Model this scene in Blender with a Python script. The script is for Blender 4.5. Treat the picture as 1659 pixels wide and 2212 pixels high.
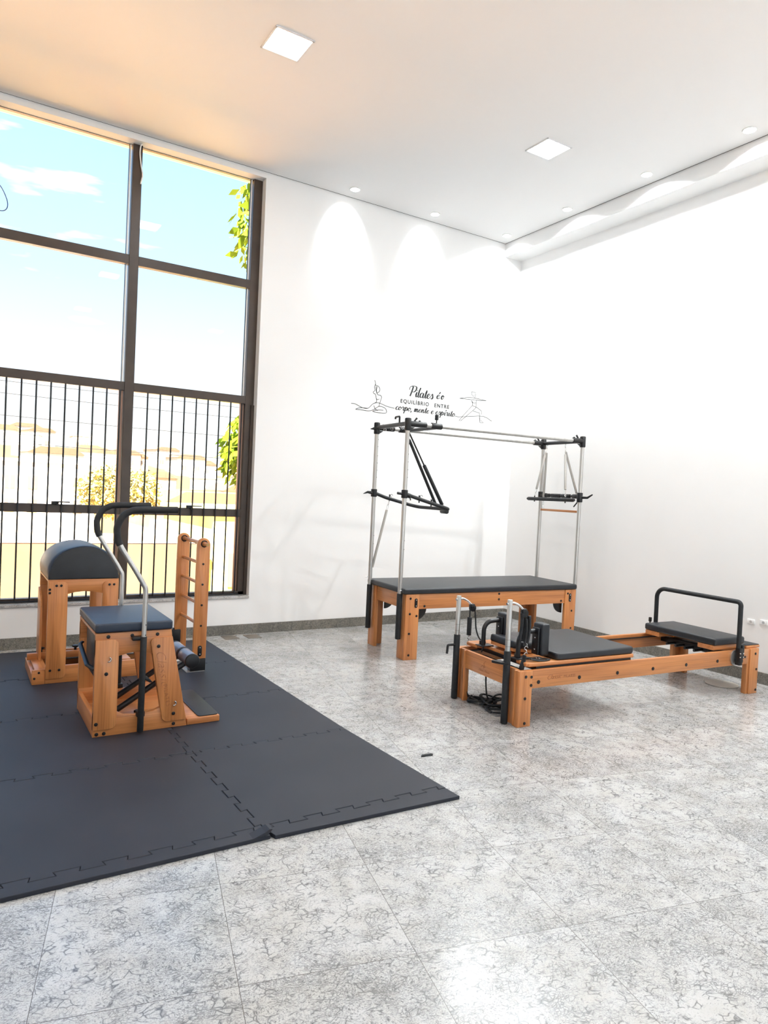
import bpy, bmesh, math, random
from mathutils import Vector, Matrix
random.seed(7)
for o in list(bpy.data.objects):
    bpy.data.objects.remove(o)
SC = bpy.context.scene
COL = SC.collection
PI = math.pi

# ------------------------------------------------------------------ camera
YB, XR, ZC = 6.714, 6.002, 4.657        # back wall, right wall, ceiling
CAM_F, CAM_YAW, CAM_PITCH, CAM_ROLL = 1501.68, 0.552996, -0.0272489, 0.0476089
cam_d = bpy.data.cameras.new('camera')
cam = bpy.data.objects.new('camera', cam_d)
COL.objects.link(cam)
SC.camera = cam
cam_d.sensor_fit = 'HORIZONTAL'
cam_d.sensor_width = 36.0
cam_d.lens = 36.0 * CAM_F / 1659.0
cam_d.clip_end = 500
_f = Vector((math.sin(CAM_YAW) * math.cos(CAM_PITCH), math.cos(CAM_YAW) * math.cos(CAM_PITCH), math.sin(CAM_PITCH)))
_r = Vector((math.cos(CAM_YAW), -math.sin(CAM_YAW), 0))
_u = _r.cross(_f)
_r2 = _r * math.cos(CAM_ROLL) + _u * math.sin(CAM_ROLL)
_u2 = -_r * math.sin(CAM_ROLL) + _u * math.cos(CAM_ROLL)
cam.matrix_world = Matrix(((_r2.x, _u2.x, -_f.x, 0), (_r2.y, _u2.y, -_f.y, 0), (_r2.z, _u2.z, -_f.z, 1.5), (0, 0, 0, 1)))

# ------------------------------------------------------------------ view
SC.view_settings.view_transform = 'Standard'
SC.view_settings.look = 'None'
SC.view_settings.gamma = 1
SC.view_settings.use_curve_mapping = False
SC.view_settings.exposure = 0.33
SC.render.engine = 'CYCLES'
SC.cycles.use_denoising = True
SC.cycles.max_bounces = 10
SC.cycles.diffuse_bounces = 6
SC.cycles.transparent_max_bounces = 16
SC.cycles.sample_clamp_indirect = 6.0
SC.cycles.caustics_reflective = False
SC.cycles.caustics_refractive = False

# ------------------------------------------------------------------ light levels
SUN_E = 37.0
PANEL_W = 14.0
SPOT_W = 50.0
BEAM_W = 84.0
SKY_S = 1.0

def nd(nt, typ, **kw):
    n = nt.nodes.new(typ)
    for k, v in kw.items():
        if k in ('operation', 'blend_type', 'data_type', 'feature', 'distance', 'interpolation', 'noise_dimensions', 'voronoi_dimensions', 'sky_type', 'vector_type', 'wave_type', 'bands_direction', 'noise_type'):
            setattr(n, k, v)
    return n

# world: pale cyan sky fading to white at the horizon with small clouds
w = bpy.data.worlds.new('sky'); SC.world = w; w.use_nodes = True
nt = w.node_tree; nt.nodes.clear()
out = nt.nodes.new('ShaderNodeOutputWorld'); bg = nt.nodes.new('ShaderNodeBackground')
tc = nt.nodes.new('ShaderNodeTexCoord'); sx = nt.nodes.new('ShaderNodeSeparateXYZ')
nt.links.new(tc.outputs['Generated'], sx.inputs[0])
rp = nt.nodes.new('ShaderNodeValToRGB')
cr = rp.color_ramp
cr.elements[0].position = 0.0; cr.elements[0].color = (1.25, 1.25, 1.25, 1)
cr.elements[1].position = 0.62; cr.elements[1].color = (0.42, 0.85, 1.6, 1)
for ps, c in ((0.05, (1.25, 1.25, 1.25, 1)), (0.14, (0.98, 1.12, 1.30, 1)), (0.26, (0.72, 1.04, 1.45, 1)), (0.42, (0.56, 0.96, 1.55, 1))):
    e = cr.elements.new(ps); e.color = c
nt.links.new(sx.outputs['Z'], rp.inputs[0])
mp = nt.nodes.new('ShaderNodeMapping'); mp.inputs['Scale'].default_value = (5, 5, 22)
mp.inputs['Location'].default_value = (0.3, 1.0, 0.35)
nt.links.new(tc.outputs['Generated'], mp.inputs[0])
nz = nt.nodes.new('ShaderNodeTexNoise'); nz.inputs['Scale'].default_value = 1.3; nz.inputs['Detail'].default_value = 4
nt.links.new(mp.outputs[0], nz.inputs['Vector'])
cl = nt.nodes.new('ShaderNodeValToRGB'); cl.color_ramp.elements[0].position = 0.63; cl.color_ramp.elements[1].position = 0.70
nt.links.new(nz.outputs['Fac'], cl.inputs[0])
mx = nt.nodes.new('ShaderNodeMixRGB'); mx.inputs[2].default_value = (1.2, 1.22, 1.22, 1)
nt.links.new(cl.outputs[0], mx.inputs[0]); nt.links.new(rp.outputs[0], mx.inputs[1])
nt.links.new(mx.outputs[0], bg.inputs[0]); bg.inputs[1].default_value = SKY_S
nt.links.new(bg.outputs[0], out.inputs[0])

def add_light(name, typ, loc, energy, color=(1, 1, 1), rot=None, **kw):
    d = bpy.data.lights.new(name, typ); d.energy = energy; d.color = color
    for k, v in kw.items(): setattr(d, k, v)
    o = bpy.data.objects.new(name, d); COL.objects.link(o); o.location = loc
    if rot: o.rotation_euler = rot
    return o

# sun stands behind the building, high, so it lights the town and reaches indoors only by the added opening
sun_dir = Vector((0.35, 0.75, -1.35)).normalized()
sun = add_light('sun', 'SUN', (0, -10, 20), SUN_E, (1.0, 0.95, 0.88), angle=0.01)
sun.rotation_euler = sun_dir.to_track_quat('-Z', 'Y').to_euler()

# ------------------------------------------------------------------ materials
def mat(name, col, rough=0.5, metal=0.0, spec=0.5, coat=0.0, emis=None, es=0.0):
    m = bpy.data.materials.new(name); m.use_nodes = True
    b = m.node_tree.nodes['Principled BSDF']
    b.inputs['Base Color'].default_value = (*col, 1); b.inputs['Roughness'].default_value = rough
    b.inputs['Metallic'].default_value = metal; b.inputs['Specular IOR Level'].default_value = spec
    b.inputs['Coat Weight'].default_value = coat
    if emis: b.inputs['Emission Color'].default_value = (*emis, 1); b.inputs['Emission Strength'].default_value = es
    return m

def varied(name, c1, c2, scale, rough, bump=0.0, bscale=200, spec=0.5, metal=0.0, detail=4, stretch=(1, 1, 1), lo=0.35, hi=0.65):
    m = mat(name, c1, rough, metal, spec)
    nt = m.node_tree; b = nt.nodes['Principled BSDF']
    tc = nt.nodes.new('ShaderNodeTexCoord'); mp = nt.nodes.new('ShaderNodeMapping'); mp.inputs['Scale'].default_value = stretch
    nz = nt.nodes.new('ShaderNodeTexNoise'); nz.inputs['Scale'].default_value = scale; nz.inputs['Detail'].default_value = detail
    nt.links.new(tc.outputs['Object'], mp.inputs[0]); nt.links.new(mp.outputs[0], nz.inputs['Vector'])
    r = nt.nodes.new('ShaderNodeValToRGB'); r.color_ramp.elements[0].position = lo; r.color_ramp.elements[1].position = hi
    r.color_ramp.elements[0].color = (*c1, 1); r.color_ramp.elements[1].color = (*c2, 1)
    nt.links.new(nz.outputs['Fac'], r.inputs[0]); nt.links.new(r.outputs[0], b.inputs['Base Color'])
    if bump:
        n2 = nt.nodes.new('ShaderNodeTexNoise'); n2.inputs['Scale'].default_value = bscale
        nt.links.new(tc.outputs['Object'], n2.inputs['Vector'])
        bp = nt.nodes.new('ShaderNodeBump'); bp.inputs['Strength'].default_value = bump; bp.inputs['Distance'].default_value = 0.002
        nt.links.new(n2.outputs['Fac'], bp.inputs['Height']); nt.links.new(bp.outputs[0], b.inputs['Normal'])
    return m

def wood(name, axis):
    m = mat(name, (0.6, 0.28, 0.12), 0.34, 0, 0.5, 0.15)
    nt = m.node_tree; b = nt.nodes['Principled BSDF']
    tc = nt.nodes.new('ShaderNodeTexCoord'); mp = nt.nodes.new('ShaderNodeMapping')
    s = [14, 14, 14]; s[axis] = 0.9; mp.inputs['Scale'].default_value = s
    nt.links.new(tc.outputs['Object'], mp.inputs[0])
    n0 = nt.nodes.new('ShaderNodeTexNoise'); n0.inputs['Scale'].default_value = 1.0; n0.inputs['Detail'].default_value = 3; n0.inputs['Distortion'].default_value = 0.6
    nt.links.new(mp.outputs[0], n0.inputs['Vector'])
    r = nt.nodes.new('ShaderNodeValToRGB'); e = r.color_ramp.elements
    e[0].position = 0.25; e[0].color = (0.42, 0.155, 0.052, 1); e[1].position = 0.75; e[1].color = (0.66, 0.285, 0.100, 1)
    x = e.new(0.5); x.color = (0.58, 0.230, 0.076, 1)
    nt.links.new(n0.outputs['Fac'], r.inputs[0])
    mp2 = nt.nodes.new('ShaderNodeMapping'); s2 = [130, 130, 130]; s2[axis] = 2.5; mp2.inputs['Scale'].default_value = s2
    nt.links.new(tc.outputs['Object'], mp2.inputs[0])
    n1 = nt.nodes.new('ShaderNodeTexNoise'); n1.inputs['Scale'].default_value = 1.0; n1.inputs['Detail'].default_value = 2
    nt.links.new(mp2.outputs[0], n1.inputs['Vector'])
    r1 = nt.nodes.new('ShaderNodeValToRGB'); r1.color_ramp.elements[0].position = 0.3; r1.color_ramp.elements[0].color = (0.80, 0.76, 0.72, 1)
    r1.color_ramp.elements[1].position = 0.55; r1.color_ramp.elements[1].color = (1, 1, 1, 1)
    nt.links.new(n1.outputs['Fac'], r1.inputs[0])
    mm = nt.nodes.new('ShaderNodeMixRGB'); mm.blend_type = 'MULTIPLY'; mm.inputs[0].default_value = 1
    nt.links.new(r.outputs[0], mm.inputs[1]); nt.links.new(r1.outputs[0], mm.inputs[2])
    nt.links.new(mm.outputs[0], b.inputs['Base Color'])
    return m

WX, WY, WZ = wood('beech_wood_x', 0), wood('beech_wood_y', 1), wood('beech_wood_z', 2)
ENGR = mat('engraved_wood', (0.30, 0.11, 0.042), 0.5)
ROLL = varied('sky_tinted_roller_vinyl', (0.15, 0.19, 0.28), (0.19, 0.23, 0.33), 8, 0.3)  # slate vinyl lightened so its colour carries the sky reflection
VINYL = varied('black_vinyl', (0.012, 0.0135, 0.017), (0.018, 0.020, 0.025), 6, 0.40, 0.25, 500)
VINYLB = varied('slate_vinyl', (0.022, 0.031, 0.052), (0.028, 0.039, 0.063), 6, 0.38, 0.25, 500, spec=0.4)
FOAM = varied('black_foam_grip', (0.006, 0.0065, 0.008), (0.011, 0.012, 0.014), 40, 0.6, 0.3, 700)
BLK = mat('black_plastic', (0.005, 0.005, 0.006), 0.38)
BLKM = mat('black_metal', (0.006, 0.0065, 0.008), 0.35)
STEEL = varied('brushed_steel', (0.52, 0.51, 0.49), (0.60, 0.59, 0.57), 30, 0.33, metal=0.85, stretch=(1, 1, 0.1))
CHROME = mat('chrome', (0.8, 0.8, 0.8), 0.12, 1.0)
SLEEVE = mat('grey_spring_cover', (0.42, 0.40, 0.37), 0.6)
RUBBER = varied('mat_rubber', (0.019, 0.0215, 0.031), (0.025, 0.0275, 0.038), 2.2, 0.50, 0.35, 900, spec=0.32)
RUBSIDE = mat('mat_edge_rubber', (0.01, 0.01, 0.011), 0.8)
WHITE = mat('white_plastic', (0.85, 0.85, 0.84), 0.35)
WALL = varied('white_wall_paint', (0.87, 0.868, 0.862), (0.88, 0.878, 0.872), 3, 0.7, spec=0.25)
CEIL = mat('white_ceiling_paint', (0.82, 0.815, 0.81), 0.85, spec=0.2)
GAP = mat('painted_gap_shade', (0.03, 0.028, 0.025), 0.9)  # shade of the ceiling gap, put in as dark colour
FRAME = varied('bronze_aluminium', (0.045, 0.030, 0.022), (0.055, 0.038, 0.028), 8, 0.38, spec=0.5)
FRAMEL = mat('pale_bronze_aluminium', (0.34, 0.20, 0.14), 0.35, 0.3)
BAR = mat('black_painted_bar', (0.008, 0.009, 0.012), 0.4)
INK = mat('black_wall_vinyl', (0.015, 0.015, 0.016), 0.6)
INKG = mat('grey_wall_vinyl', (0.03, 0.03, 0.03), 0.6)
BLUE = mat('blue_vinyl', (0.008, 0.075, 0.28), 0.45)
BRASS = mat('aged_brass', (0.35, 0.22, 0.09), 0.35, 0.8)

def glass_mat():
    m = bpy.data.materials.new('window_glass'); m.use_nodes = True; nt = m.node_tree; nt.nodes.clear()
    o = nt.nodes.new('ShaderNodeOutputMaterial'); t = nt.nodes.new('ShaderNodeBsdfTransparent'); t.inputs[0].default_value = (0.96, 0.98, 0.975, 1)
    g = nt.nodes.new('ShaderNodeBsdfGlossy'); g.inputs['Roughness'].default_value = 0.02
    f = nt.nodes.new('ShaderNodeFresnel'); f.inputs[0].default_value = 1.25
    mx = nt.nodes.new('ShaderNodeMixShader')
    nt.links.new(f.outputs[0], mx.inputs[0]); nt.links.new(t.outputs[0], mx.inputs[1]); nt.links.new(g.outputs[0], mx.inputs[2]); nt.links.new(mx.outputs[0], o.inputs[0])
    return m
GLASS = glass_mat()

def granite(name, base, dark, tiled=False, dens=0.0, scale=1.0, rough=0.13):
    m = mat(name, base, rough, 0, 0.6)
    nt = m.node_tree; b = nt.nodes['Principled BSDF']; L = nt.links.new
    tc = nt.nodes.new('ShaderNodeTexCoord')
    rot = nt.nodes.new('ShaderNodeMapping'); rot.vector_type = 'TEXTURE'
    ang = math.radians(-12.7)
    rot.inputs['Location'].default_value = (1.323, 1.810, 0) if tiled else (0, 0, 0)
    rot.inputs['Rotation'].default_value = (0, 0, ang if tiled else 0)
    L(tc.outputs['Object'], rot.inputs[0])
    vec = rot.outputs[0]
    if tiled:
        sep = nt.nodes.new('ShaderNodeSeparateXYZ'); L(vec, sep.inputs[0])
        cells = []; dists = []
        for ax, sp in (('X', 0.5745), ('Y', 0.5600)):
            d = nt.nodes.new('ShaderNodeMath'); d.operation = 'DIVIDE'; L(sep.outputs[ax], d.inputs[0]); d.inputs[1].default_value = sp
            fl = nt.nodes.new('ShaderNodeMath'); fl.operation = 'FLOOR'; L(d.outputs[0], fl.inputs[0]); cells.append(fl.outputs[0])
            ro = nt.nodes.new('ShaderNodeMath'); ro.operation = 'ROUND'; L(d.outputs[0], ro.inputs[0])
            sb = nt.nodes.new('ShaderNodeMath'); sb.operation = 'SUBTRACT'; L(d.outputs[0], sb.inputs[0]); L(ro.outputs[0], sb.inputs[1])
            ab = nt.nodes.new('ShaderNodeMath'); ab.operation = 'ABSOLUTE'; L(sb.outputs[0], ab.inputs[0])
            mu = nt.nodes.new('ShaderNodeMath'); mu.operation = 'MULTIPLY'; L(ab.outputs[0], mu.inputs[0]); mu.inputs[1].default_value = sp; dists.append(mu.outputs[0])
        mn = nt.nodes.new('ShaderNodeMath'); mn.operation = 'MINIMUM'; L(dists[0], mn.inputs[0]); L(dists[1], mn.inputs[1])
        jt = nt.nodes.new('ShaderNodeMath'); jt.operation = 'LESS_THAN'; L(mn.outputs[0], jt.inputs[0]); jt.inputs[1].default_value = 0.0010
        cb = nt.nodes.new('ShaderNodeCombineXYZ'); L(cells[0], cb.inputs[0]); L(cells[1], cb.inputs[1])
        wn = nt.nodes.new('ShaderNodeTexWhiteNoise'); wn.noise_dimensions = '2D'; L(cb.outputs[0], wn.inputs['Vector'])
        off = nt.nodes.new('ShaderNodeVectorMath'); off.operation = 'SCALE'; L(wn.outputs['Color'], off.inputs[0]); off.inputs['Scale'].default_value = 17.0
        ad = nt.nodes.new('ShaderNodeVectorMath'); ad.operation = 'ADD'; L(vec, ad.inputs[0]); L(off.outputs[0], ad.inputs[1])
        vec = ad.outputs[0]
    # warped coordinates
    nw = nt.nodes.new('ShaderNodeTexNoise'); nw.inputs['Scale'].default_value = 9 * scale; nw.inputs['Detail'].default_value = 3; L(vec, nw.inputs['Vector'])
    sc_ = nt.nodes.new('ShaderNodeVectorMath'); sc_.operation = 'SCALE'; L(nw.outputs['Color'], sc_.inputs[0]); sc_.inputs['Scale'].default_value = 0.10 / scale
    wv = nt.nodes.new('ShaderNodeVectorMath'); wv.operation = 'ADD'; L(vec, wv.inputs[0]); L(sc_.outputs[0], wv.inputs[1])
    st = nt.nodes.new('ShaderNodeMapping'); st.inputs['Scale'].default_value = (1.0, 1.7, 1.0); st.inputs['Rotation'].default_value = (0, 0, 0.5); L(wv.outputs[0], st.inputs[0])
    # large patches
    def noise(sc, det, ro, v): 
        n = nt.nodes.new('ShaderNodeTexNoise'); n.inputs['Scale'].default_value = sc * scale; n.inputs['Detail'].default_value = det; n.inputs['Roughness'].default_value = ro; L(v, n.inputs['Vector']); return n.outputs['Fac']
    def rng(v, a, b_, c=0.0, d=1.0):
        n = nt.nodes.new('ShaderNodeMapRange'); n.inputs[1].default_value = a; n.inputs[2].default_value = b_; n.inputs[3].default_value = c; n.inputs[4].default_value = d; L(v, n.inputs[0]); return n.outputs[0]
    def mth(op, a, b_, c=None):
        n = nt.nodes.new('ShaderNodeMath'); n.operation = op
        for k, v in enumerate((a, b_, c)):
            if v is None: continue
            if isinstance(v, float): n.inputs[k].default_value = v
            else: L(v, n.inputs[k])
        return n.outputs[0]
    n0v = noise(2.2, 5, 0.6, vec)
    # crack webs, two sizes
    def web(sc, wd):
        vo = nt.nodes.new('ShaderNodeTexVoronoi'); vo.feature = 'DISTANCE_TO_EDGE'; vo.inputs['Scale'].default_value = sc * scale; L(st.outputs[0], vo.inputs['Vector']); return rng(vo.outputs['Distance'], 0.0, wd, 1.0, 0.0)
    w1 = mth('MULTIPLY', web(24, 0.10), rng(noise(16, 4, 0.65, vec), 0.47 - dens, 0.56 - dens))
    w2 = mth('MULTIPLY', web(58, 0.15), rng(noise(11, 4, 0.7, vec), 0.47 - dens, 0.60 - dens))
    # specks
    f1 = mth('MULTIPLY_ADD', n0v, 0.34, noise(95, 4, 0.75, st.outputs[0]))
    s1 = rng(f1, 0.71 - dens, 0.80 - dens)
    f2 = mth('MULTIPLY_ADD', n0v, 0.30, noise(230, 3, 0.7, vec))
    s2 = mth('MULTIPLY', rng(f2, 0.665 - dens, 0.80 - dens), 0.62)
    allm = mth('MAXIMUM', mth('MAXIMUM', mth('MULTIPLY', w1, 0.95), mth('MULTIPLY', w2, 0.85)), mth('MAXIMUM', mth('MULTIPLY', s1, 0.85), s2))
    fa = nt.nodes.new('ShaderNodeMath'); fa.operation = 'MULTIPLY'; L(allm, fa.inputs[0]); fa.inputs[1].default_value = 0.88
    # base tone variation with creamy patches
    r = nt.nodes.new('ShaderNodeValToRGB'); r.color_ramp.elements[0].position = 0.35; r.color_ramp.elements[1].position = 0.65
    r.color_ramp.elements[0].color = (*base, 1); r.color_ramp.elements[1].color = (base[0] * 0.90, base[1] * 0.88, base[2] * 0.84, 1); L(noise(7, 4, 0.6, vec), r.inputs[0])
    n0 = type('o', (), {'outputs': {'Fac': n0v}})
    mx = nt.nodes.new('ShaderNodeMixRGB'); mx.inputs[2].default_value = (*dark, 1); L(fa.outputs[0], mx.inputs[0]); L(r.outputs[0], mx.inputs[1])
    res = mx.outputs[0]
    if tiled:
        mj = nt.nodes.new('ShaderNodeMixRGB'); mj.inputs[2].default_value = (0.10, 0.09, 0.08, 1); L(jt.outputs[0], mj.inputs[0]); L(res, mj.inputs[1]); res = mj.outputs[0]
    L(res, b.inputs['Base Color'])
    rr = nt.nodes.new('ShaderNodeMapRange'); rr.inputs[3].default_value = rough; rr.inputs[4].default_value = rough * 2.2; L(n0.outputs['Fac'], rr.inputs[0]); L(rr.outputs[0], b.inputs['Roughness'])
    return m
FLOOR = granite('white_granite_tiles', (0.545, 0.545, 0.542), (0.035, 0.035, 0.040), tiled=True)
BASEG = granite('grey_granite_skirting', (0.30, 0.285, 0.25), (0.035, 0.033, 0.03), dens=0.05, scale=1.0, rough=0.25)
SILLG = granite('pale_granite_sill', (0.62, 0.61, 0.60), (0.12, 0.12, 0.12), scale=1.5, rough=0.12)

# ------------------------------------------------------------------ mesh helpers
class MB:
    """collects shapes in one bmesh"""
    def __init__(s): s.bm = bmesh.new()
    def add(s, other, M=None):
        if M is not None: bmesh.ops.transform(other, matrix=M, verts=other.verts)
        me = bpy.data.meshes.new('t'); other.to_mesh(me); other.free(); s.bm.from_mesh(me); bpy.data.meshes.remove(me)
        return s
    def box(s, x0, x1, y0, y1, z0, z1, bev=0.0, seg=2, M=None):
        b = bmesh.new(); bmesh.ops.create_cube(b, size=1)
        bmesh.ops.scale(b, vec=(x1 - x0, y1 - y0, z1 - z0), verts=b.verts)
        bmesh.ops.translate(b, vec=((x0 + x1) / 2, (y0 + y1) / 2, (z0 + z1) / 2), verts=b.verts)
        if bev > 0: bmesh.ops.bevel(b, geom=b.edges[:], offset=bev, segments=seg, profile=0.5, affect='EDGES', clamp_overlap=True)
        return s.add(b, M)
    def prism(s, pts, axis, a0, a1, bev=0.0, seg=2, M=None):
        """polygon pts (2D) extruded along axis 0/1/2 from a0 to a1. axis1: pts=(x,z); axis0: pts=(y,z); axis2: pts=(x,y)"""
        b = bmesh.new()
        def P(p, a):
            return {0: (a, p[0], p[1]), 1: (p[0], a, p[1]), 2: (p[0], p[1], a)}[axis]
        v0 = [b.verts.new(P(p, a0)) for p in pts]; v1 = [b.verts.new(P(p, a1)) for p in pts]
        f0 = b.faces.new(v0); f1 = b.faces.new(v1[::-1]); n = len(pts)
        for i in range(n): b.faces.new((v0[i], v1[i], v1[(i + 1) % n], v0[(i + 1) % n]))
        bmesh.ops.recalc_face_normals(b, faces=b.faces)
        if bev > 0:
            ed = [e for e in b.edges if (e.verts[0] in v0 and e.verts[1] in v0) or (e.verts[0] in v1 and e.verts[1] in v1)]
            bmesh.ops.bevel(b, geom=ed, offset=bev, segments=seg, profile=0.5, affect='EDGES', clamp_overlap=True)
        return s.add(b, M)
    def tube(s, pts, r, n=14, closed=False, caps=True, flat=None):
        b = bmesh.new(); pts = [Vector(p) for p in pts]; N = len(pts); rings = []
        rr = r if isinstance(r, (list, tuple)) else [r] * N
        t0 = (pts[1] - pts[0]).normalized()
        ref = Vector((0, 0, 1)) if abs(t0.z) < 0.9 else Vector((1, 0, 0))
        nrm = (ref - t0 * ref.dot(t0)).normalized()
        for i in range(N):
            if i == 0: t = pts[1] - pts[0]
            elif i == N - 1: t = pts[-1] - pts[-2]
            else: t = (pts[i + 1] - pts[i]).normalized() + (pts[i] - pts[i - 1]).normalized()
            t.normalize(); nrm = (nrm - t * nrm.dot(t)).normalized(); bn = t.cross(nrm)
            f = flat or 1.0
            rings.append([b.verts.new(pts[i] + (nrm * math.cos(2 * PI * k / n) * f + bn * math.sin(2 * PI * k / n)) * rr[i]) for k in range(n)])
        for i in range(N - 1):
            for k in range(n): b.faces.new((rings[i][k], rings[i][(k + 1) % n], rings[i + 1][(k + 1) % n], rings[i + 1][k]))
        if closed:
            for k in range(n): b.faces.new((rings[-1][k], rings[-1][(k + 1) % n], rings[0][(k + 1) % n], rings[0][k]))
        elif caps:
            b.faces.new(rings[0][::-1]); b.faces.new(rings[-1])
        bmesh.ops.recalc_face_normals(b, faces=b.faces)
        return s.add(b)
    def cyl(s, p0, p1, r, n=20, bev=0.0):
        if bev <= 0: return s.tube([p0, p1], r, n)
        a, c = Vector(p0), Vector(p1); d = (c - a).normalized()
        pts = [a, a + d * bev * 0.3, a + d * bev, c - d * bev, c - d * bev * 0.3, c]
        return s.tube(pts, [r - bev, r - bev * 0.3, r, r, r - bev * 0.3, r - bev], n)
    def sphere(s, c, r, sc=(1, 1, 1), u=16, v=10):
        b = bmesh.new(); bmesh.ops.create_uvsphere(b, u_segments=u, v_segments=v, radius=r)
        bmesh.ops.scale(b, vec=sc, verts=b.verts); bmesh.ops.translate(b, vec=c, verts=b.verts)
        return s.add(b)
    def loft(s, rings, caps=True):
        b = bmesh.new(); R = [[b.verts.new(p) for p in r] for r in rings]; n = len(R[0])
        for i in range(len(R) - 1):
            for k in range(n): b.faces.new((R[i][k], R[i][(k + 1) % n], R[i + 1][(k + 1) % n], R[i + 1][k]))
        if caps: b.faces.new(R[0][::-1]); b.faces.new(R[-1])
        bmesh.ops.recalc_face_normals(b, faces=b.faces)
        return s.add(b)
    def build(s, name, m, parent=None, smooth=True, **props):
        me = bpy.data.meshes.new(name); s.bm.to_mesh(me); s.bm.free()
        me.materials.append(m)
        if smooth:
            for p in me.polygons: p.use_smooth = True
            try: me.set_sharp_from_angle(angle=math.radians(38))
            except Exception: pass
        o = bpy.data.objects.new(name, me); COL.objects.link(o)
        if parent: o.parent = parent
        for k, v in props.items(): o[k] = v
        return o

def thing(name, label, cat, loc=(0, 0, 0), rotz=0.0, group=None):
    o = bpy.data.objects.new(name, None); COL.objects.link(o); o.location = loc; o.rotation_euler = (0, 0, rotz)
    o.empty_display_size = 0.1
    o['label'] = label; o['category'] = cat
    if group: o['group'] = group
    return o
def tag(o, label, cat, group=None):
    o['label'] = label; o['category'] = cat
    if group: o['group'] = group
    return o
def struct(o): o['kind'] = 'structure'; return o

def fillet(pts, rad, seg=8):
    """round the inner corners of a polyline; rad number or list"""
    pts = [Vector(p) for p in pts]; out = [pts[0]]
    for i in range(1, len(pts) - 1):
        r = rad[i - 1] if isinstance(rad, (list, tuple)) else rad
        a = (pts[i - 1] - pts[i]); b = (pts[i + 1] - pts[i]); la, lb = a.length, b.length; a.normalize(); b.normalize()
        ang = a.angle(b); d = min(r / math.tan(ang / 2), la * 0.49, lb * 0.49) if ang > 0.01 else 0
        if ang > PI - 0.02: out.append(pts[i]); continue
        rr = d * math.tan(ang / 2); c = pts[i] + (a + b).normalized() * (rr / math.sin(ang / 2))
        p0 = pts[i] + a * d; p1 = pts[i] + b * d; v0 = p0 - c; v1 = p1 - c; th = v0.angle(v1)
        for k in range(seg + 1):
            t = k / seg; out.append(c + (v0 * math.sin((1 - t) * th) + v1 * math.sin(t * th)) / math.sin(th))
    out.append(pts[-1]); return out
def spline(pts, seg=6, closed=False):
    P = [Vector(p) for p in pts]; n = len(P); out = []
    rng = range(n) if closed else range(n - 1)
    for i in rng:
        if closed: a, b, c, d = P[(i - 1) % n], P[i], P[(i + 1) % n], P[(i + 2) % n]
        else: a, b, c, d = P[max(i - 1, 0)], P[i], P[i + 1], P[min(i + 2, n - 1)]
        for k in range(seg):
            t = k / seg; t2 = t * t; t3 = t2 * t
            out.append(0.5 * ((2 * b) + (c - a) * t + (2 * a - 5 * b + 4 * c - d) * t2 + (3 * b - a - 3 * c + d) * t3))
    if not closed: out.append(P[-1])
    return out
def rrect(x0, x1, z0, z1, r, seg=6, which=(1, 1, 1, 1)):
    """rounded rectangle, corners bl br tr tl"""
    o = []
    for (cx, cz, a0, w, px, pz) in ((x0 + r, z0 + r, PI, which[0], x0, z0), (x1 - r, z0 + r, 1.5 * PI, which[1], x1, z0), (x1 - r, z1 - r, 0, which[2], x1, z1), (x0 + r, z1 - r, 0.5 * PI, which[3], x0, z1)):
        if not w: o.append((px, pz)); continue
        for k in range(seg + 1): a = a0 + k / seg * PI / 2; o.append((cx + r * math.cos(a), cz + r * math.sin(a)))
    return o
def text_mesh(body, size, depth, shear=0.0, offset=0.0, spacing=1.0, align='LEFT'):
    cu = bpy.data.curves.new('txt', 'FONT'); cu.body = body; cu.size = size; cu.extrude = depth; cu.shear = shear; cu.offset = offset; cu.space_character = spacing; cu.align_x = align
    o = bpy.data.objects.new('txt', cu); COL.objects.link(o)
    bpy.context.view_layer.update()
    me = bpy.data.meshes.new_from_object(o.evaluated_get(bpy.context.evaluated_depsgraph_get()))
    bpy.data.objects.remove(o); bpy.data.curves.remove(cu)
    return me
def add_text(mb, body, size, M, depth=0.0006, **kw):
    me = text_mesh(body, size, depth, **kw); b = bmesh.new(); b.from_mesh(me); bpy.data.meshes.remove(me); mb.add(b, M)
def XZ(x, y, z, flip=1):   # local text plane -> upright plane facing -y
    return Matrix.Translation((x, y, z)) @ Matrix.Rotation(PI / 2, 4, 'X')

# ================================================================== SETTING
X0, Y0 = -2.3, -3.2           # left wall, wall behind the camera
WT = 0.22
WXL, WXR, WZB, WZT = -2.2, 2.572, 0.39, 4.60   # window opening in back wall
struct(MB().box(X0 - WT, XR + WT, Y0 - WT, YB + WT, -0.2, 0).build('floor', FLOOR, smooth=False))
# ceiling with a thin gap around it, its shadow painted as dark lining
g = 0.012
struct(MB().box(X0, XR - 0.272 - g, Y0, YB - g, ZC, ZC + 0.006).build('ceiling', CEIL, smooth=False))
m = MB(); m.box(X0 - WT, XR + WT, Y0 - WT, YB + WT, ZC + 0.045, ZC + 0.2)
m.box(X0 - WT, XR + WT, YB - 0.001, YB + WT, ZC + 0.0025, ZC + 0.045); m.box(XR - 0.273, XR + WT, Y0, YB - 0.001, ZC + 0.0025, ZC + 0.045)
m.box(X0 - WT, XR + WT, Y0 - WT, Y0 + 0.001, ZC + 0.0025, ZC + 0.045); m.box(X0 - WT, X0 + 0.001, Y0, YB, ZC + 0.0025, ZC + 0.045)
struct(m.build('trim_1', GAP, smooth=False))
m = MB()
m.box(WXR, XR + WT, YB, YB + WT, 0, ZC + 0.002); m.box(X0 - WT, WXL, YB, YB + WT, 0, ZC + 0.002)
m.box(WXL, WXR, YB, YB + WT, 0, WZB - 0.02); m.box(WXL, WXR, YB, YB + WT, WZT, ZC + 0.002)
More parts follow.
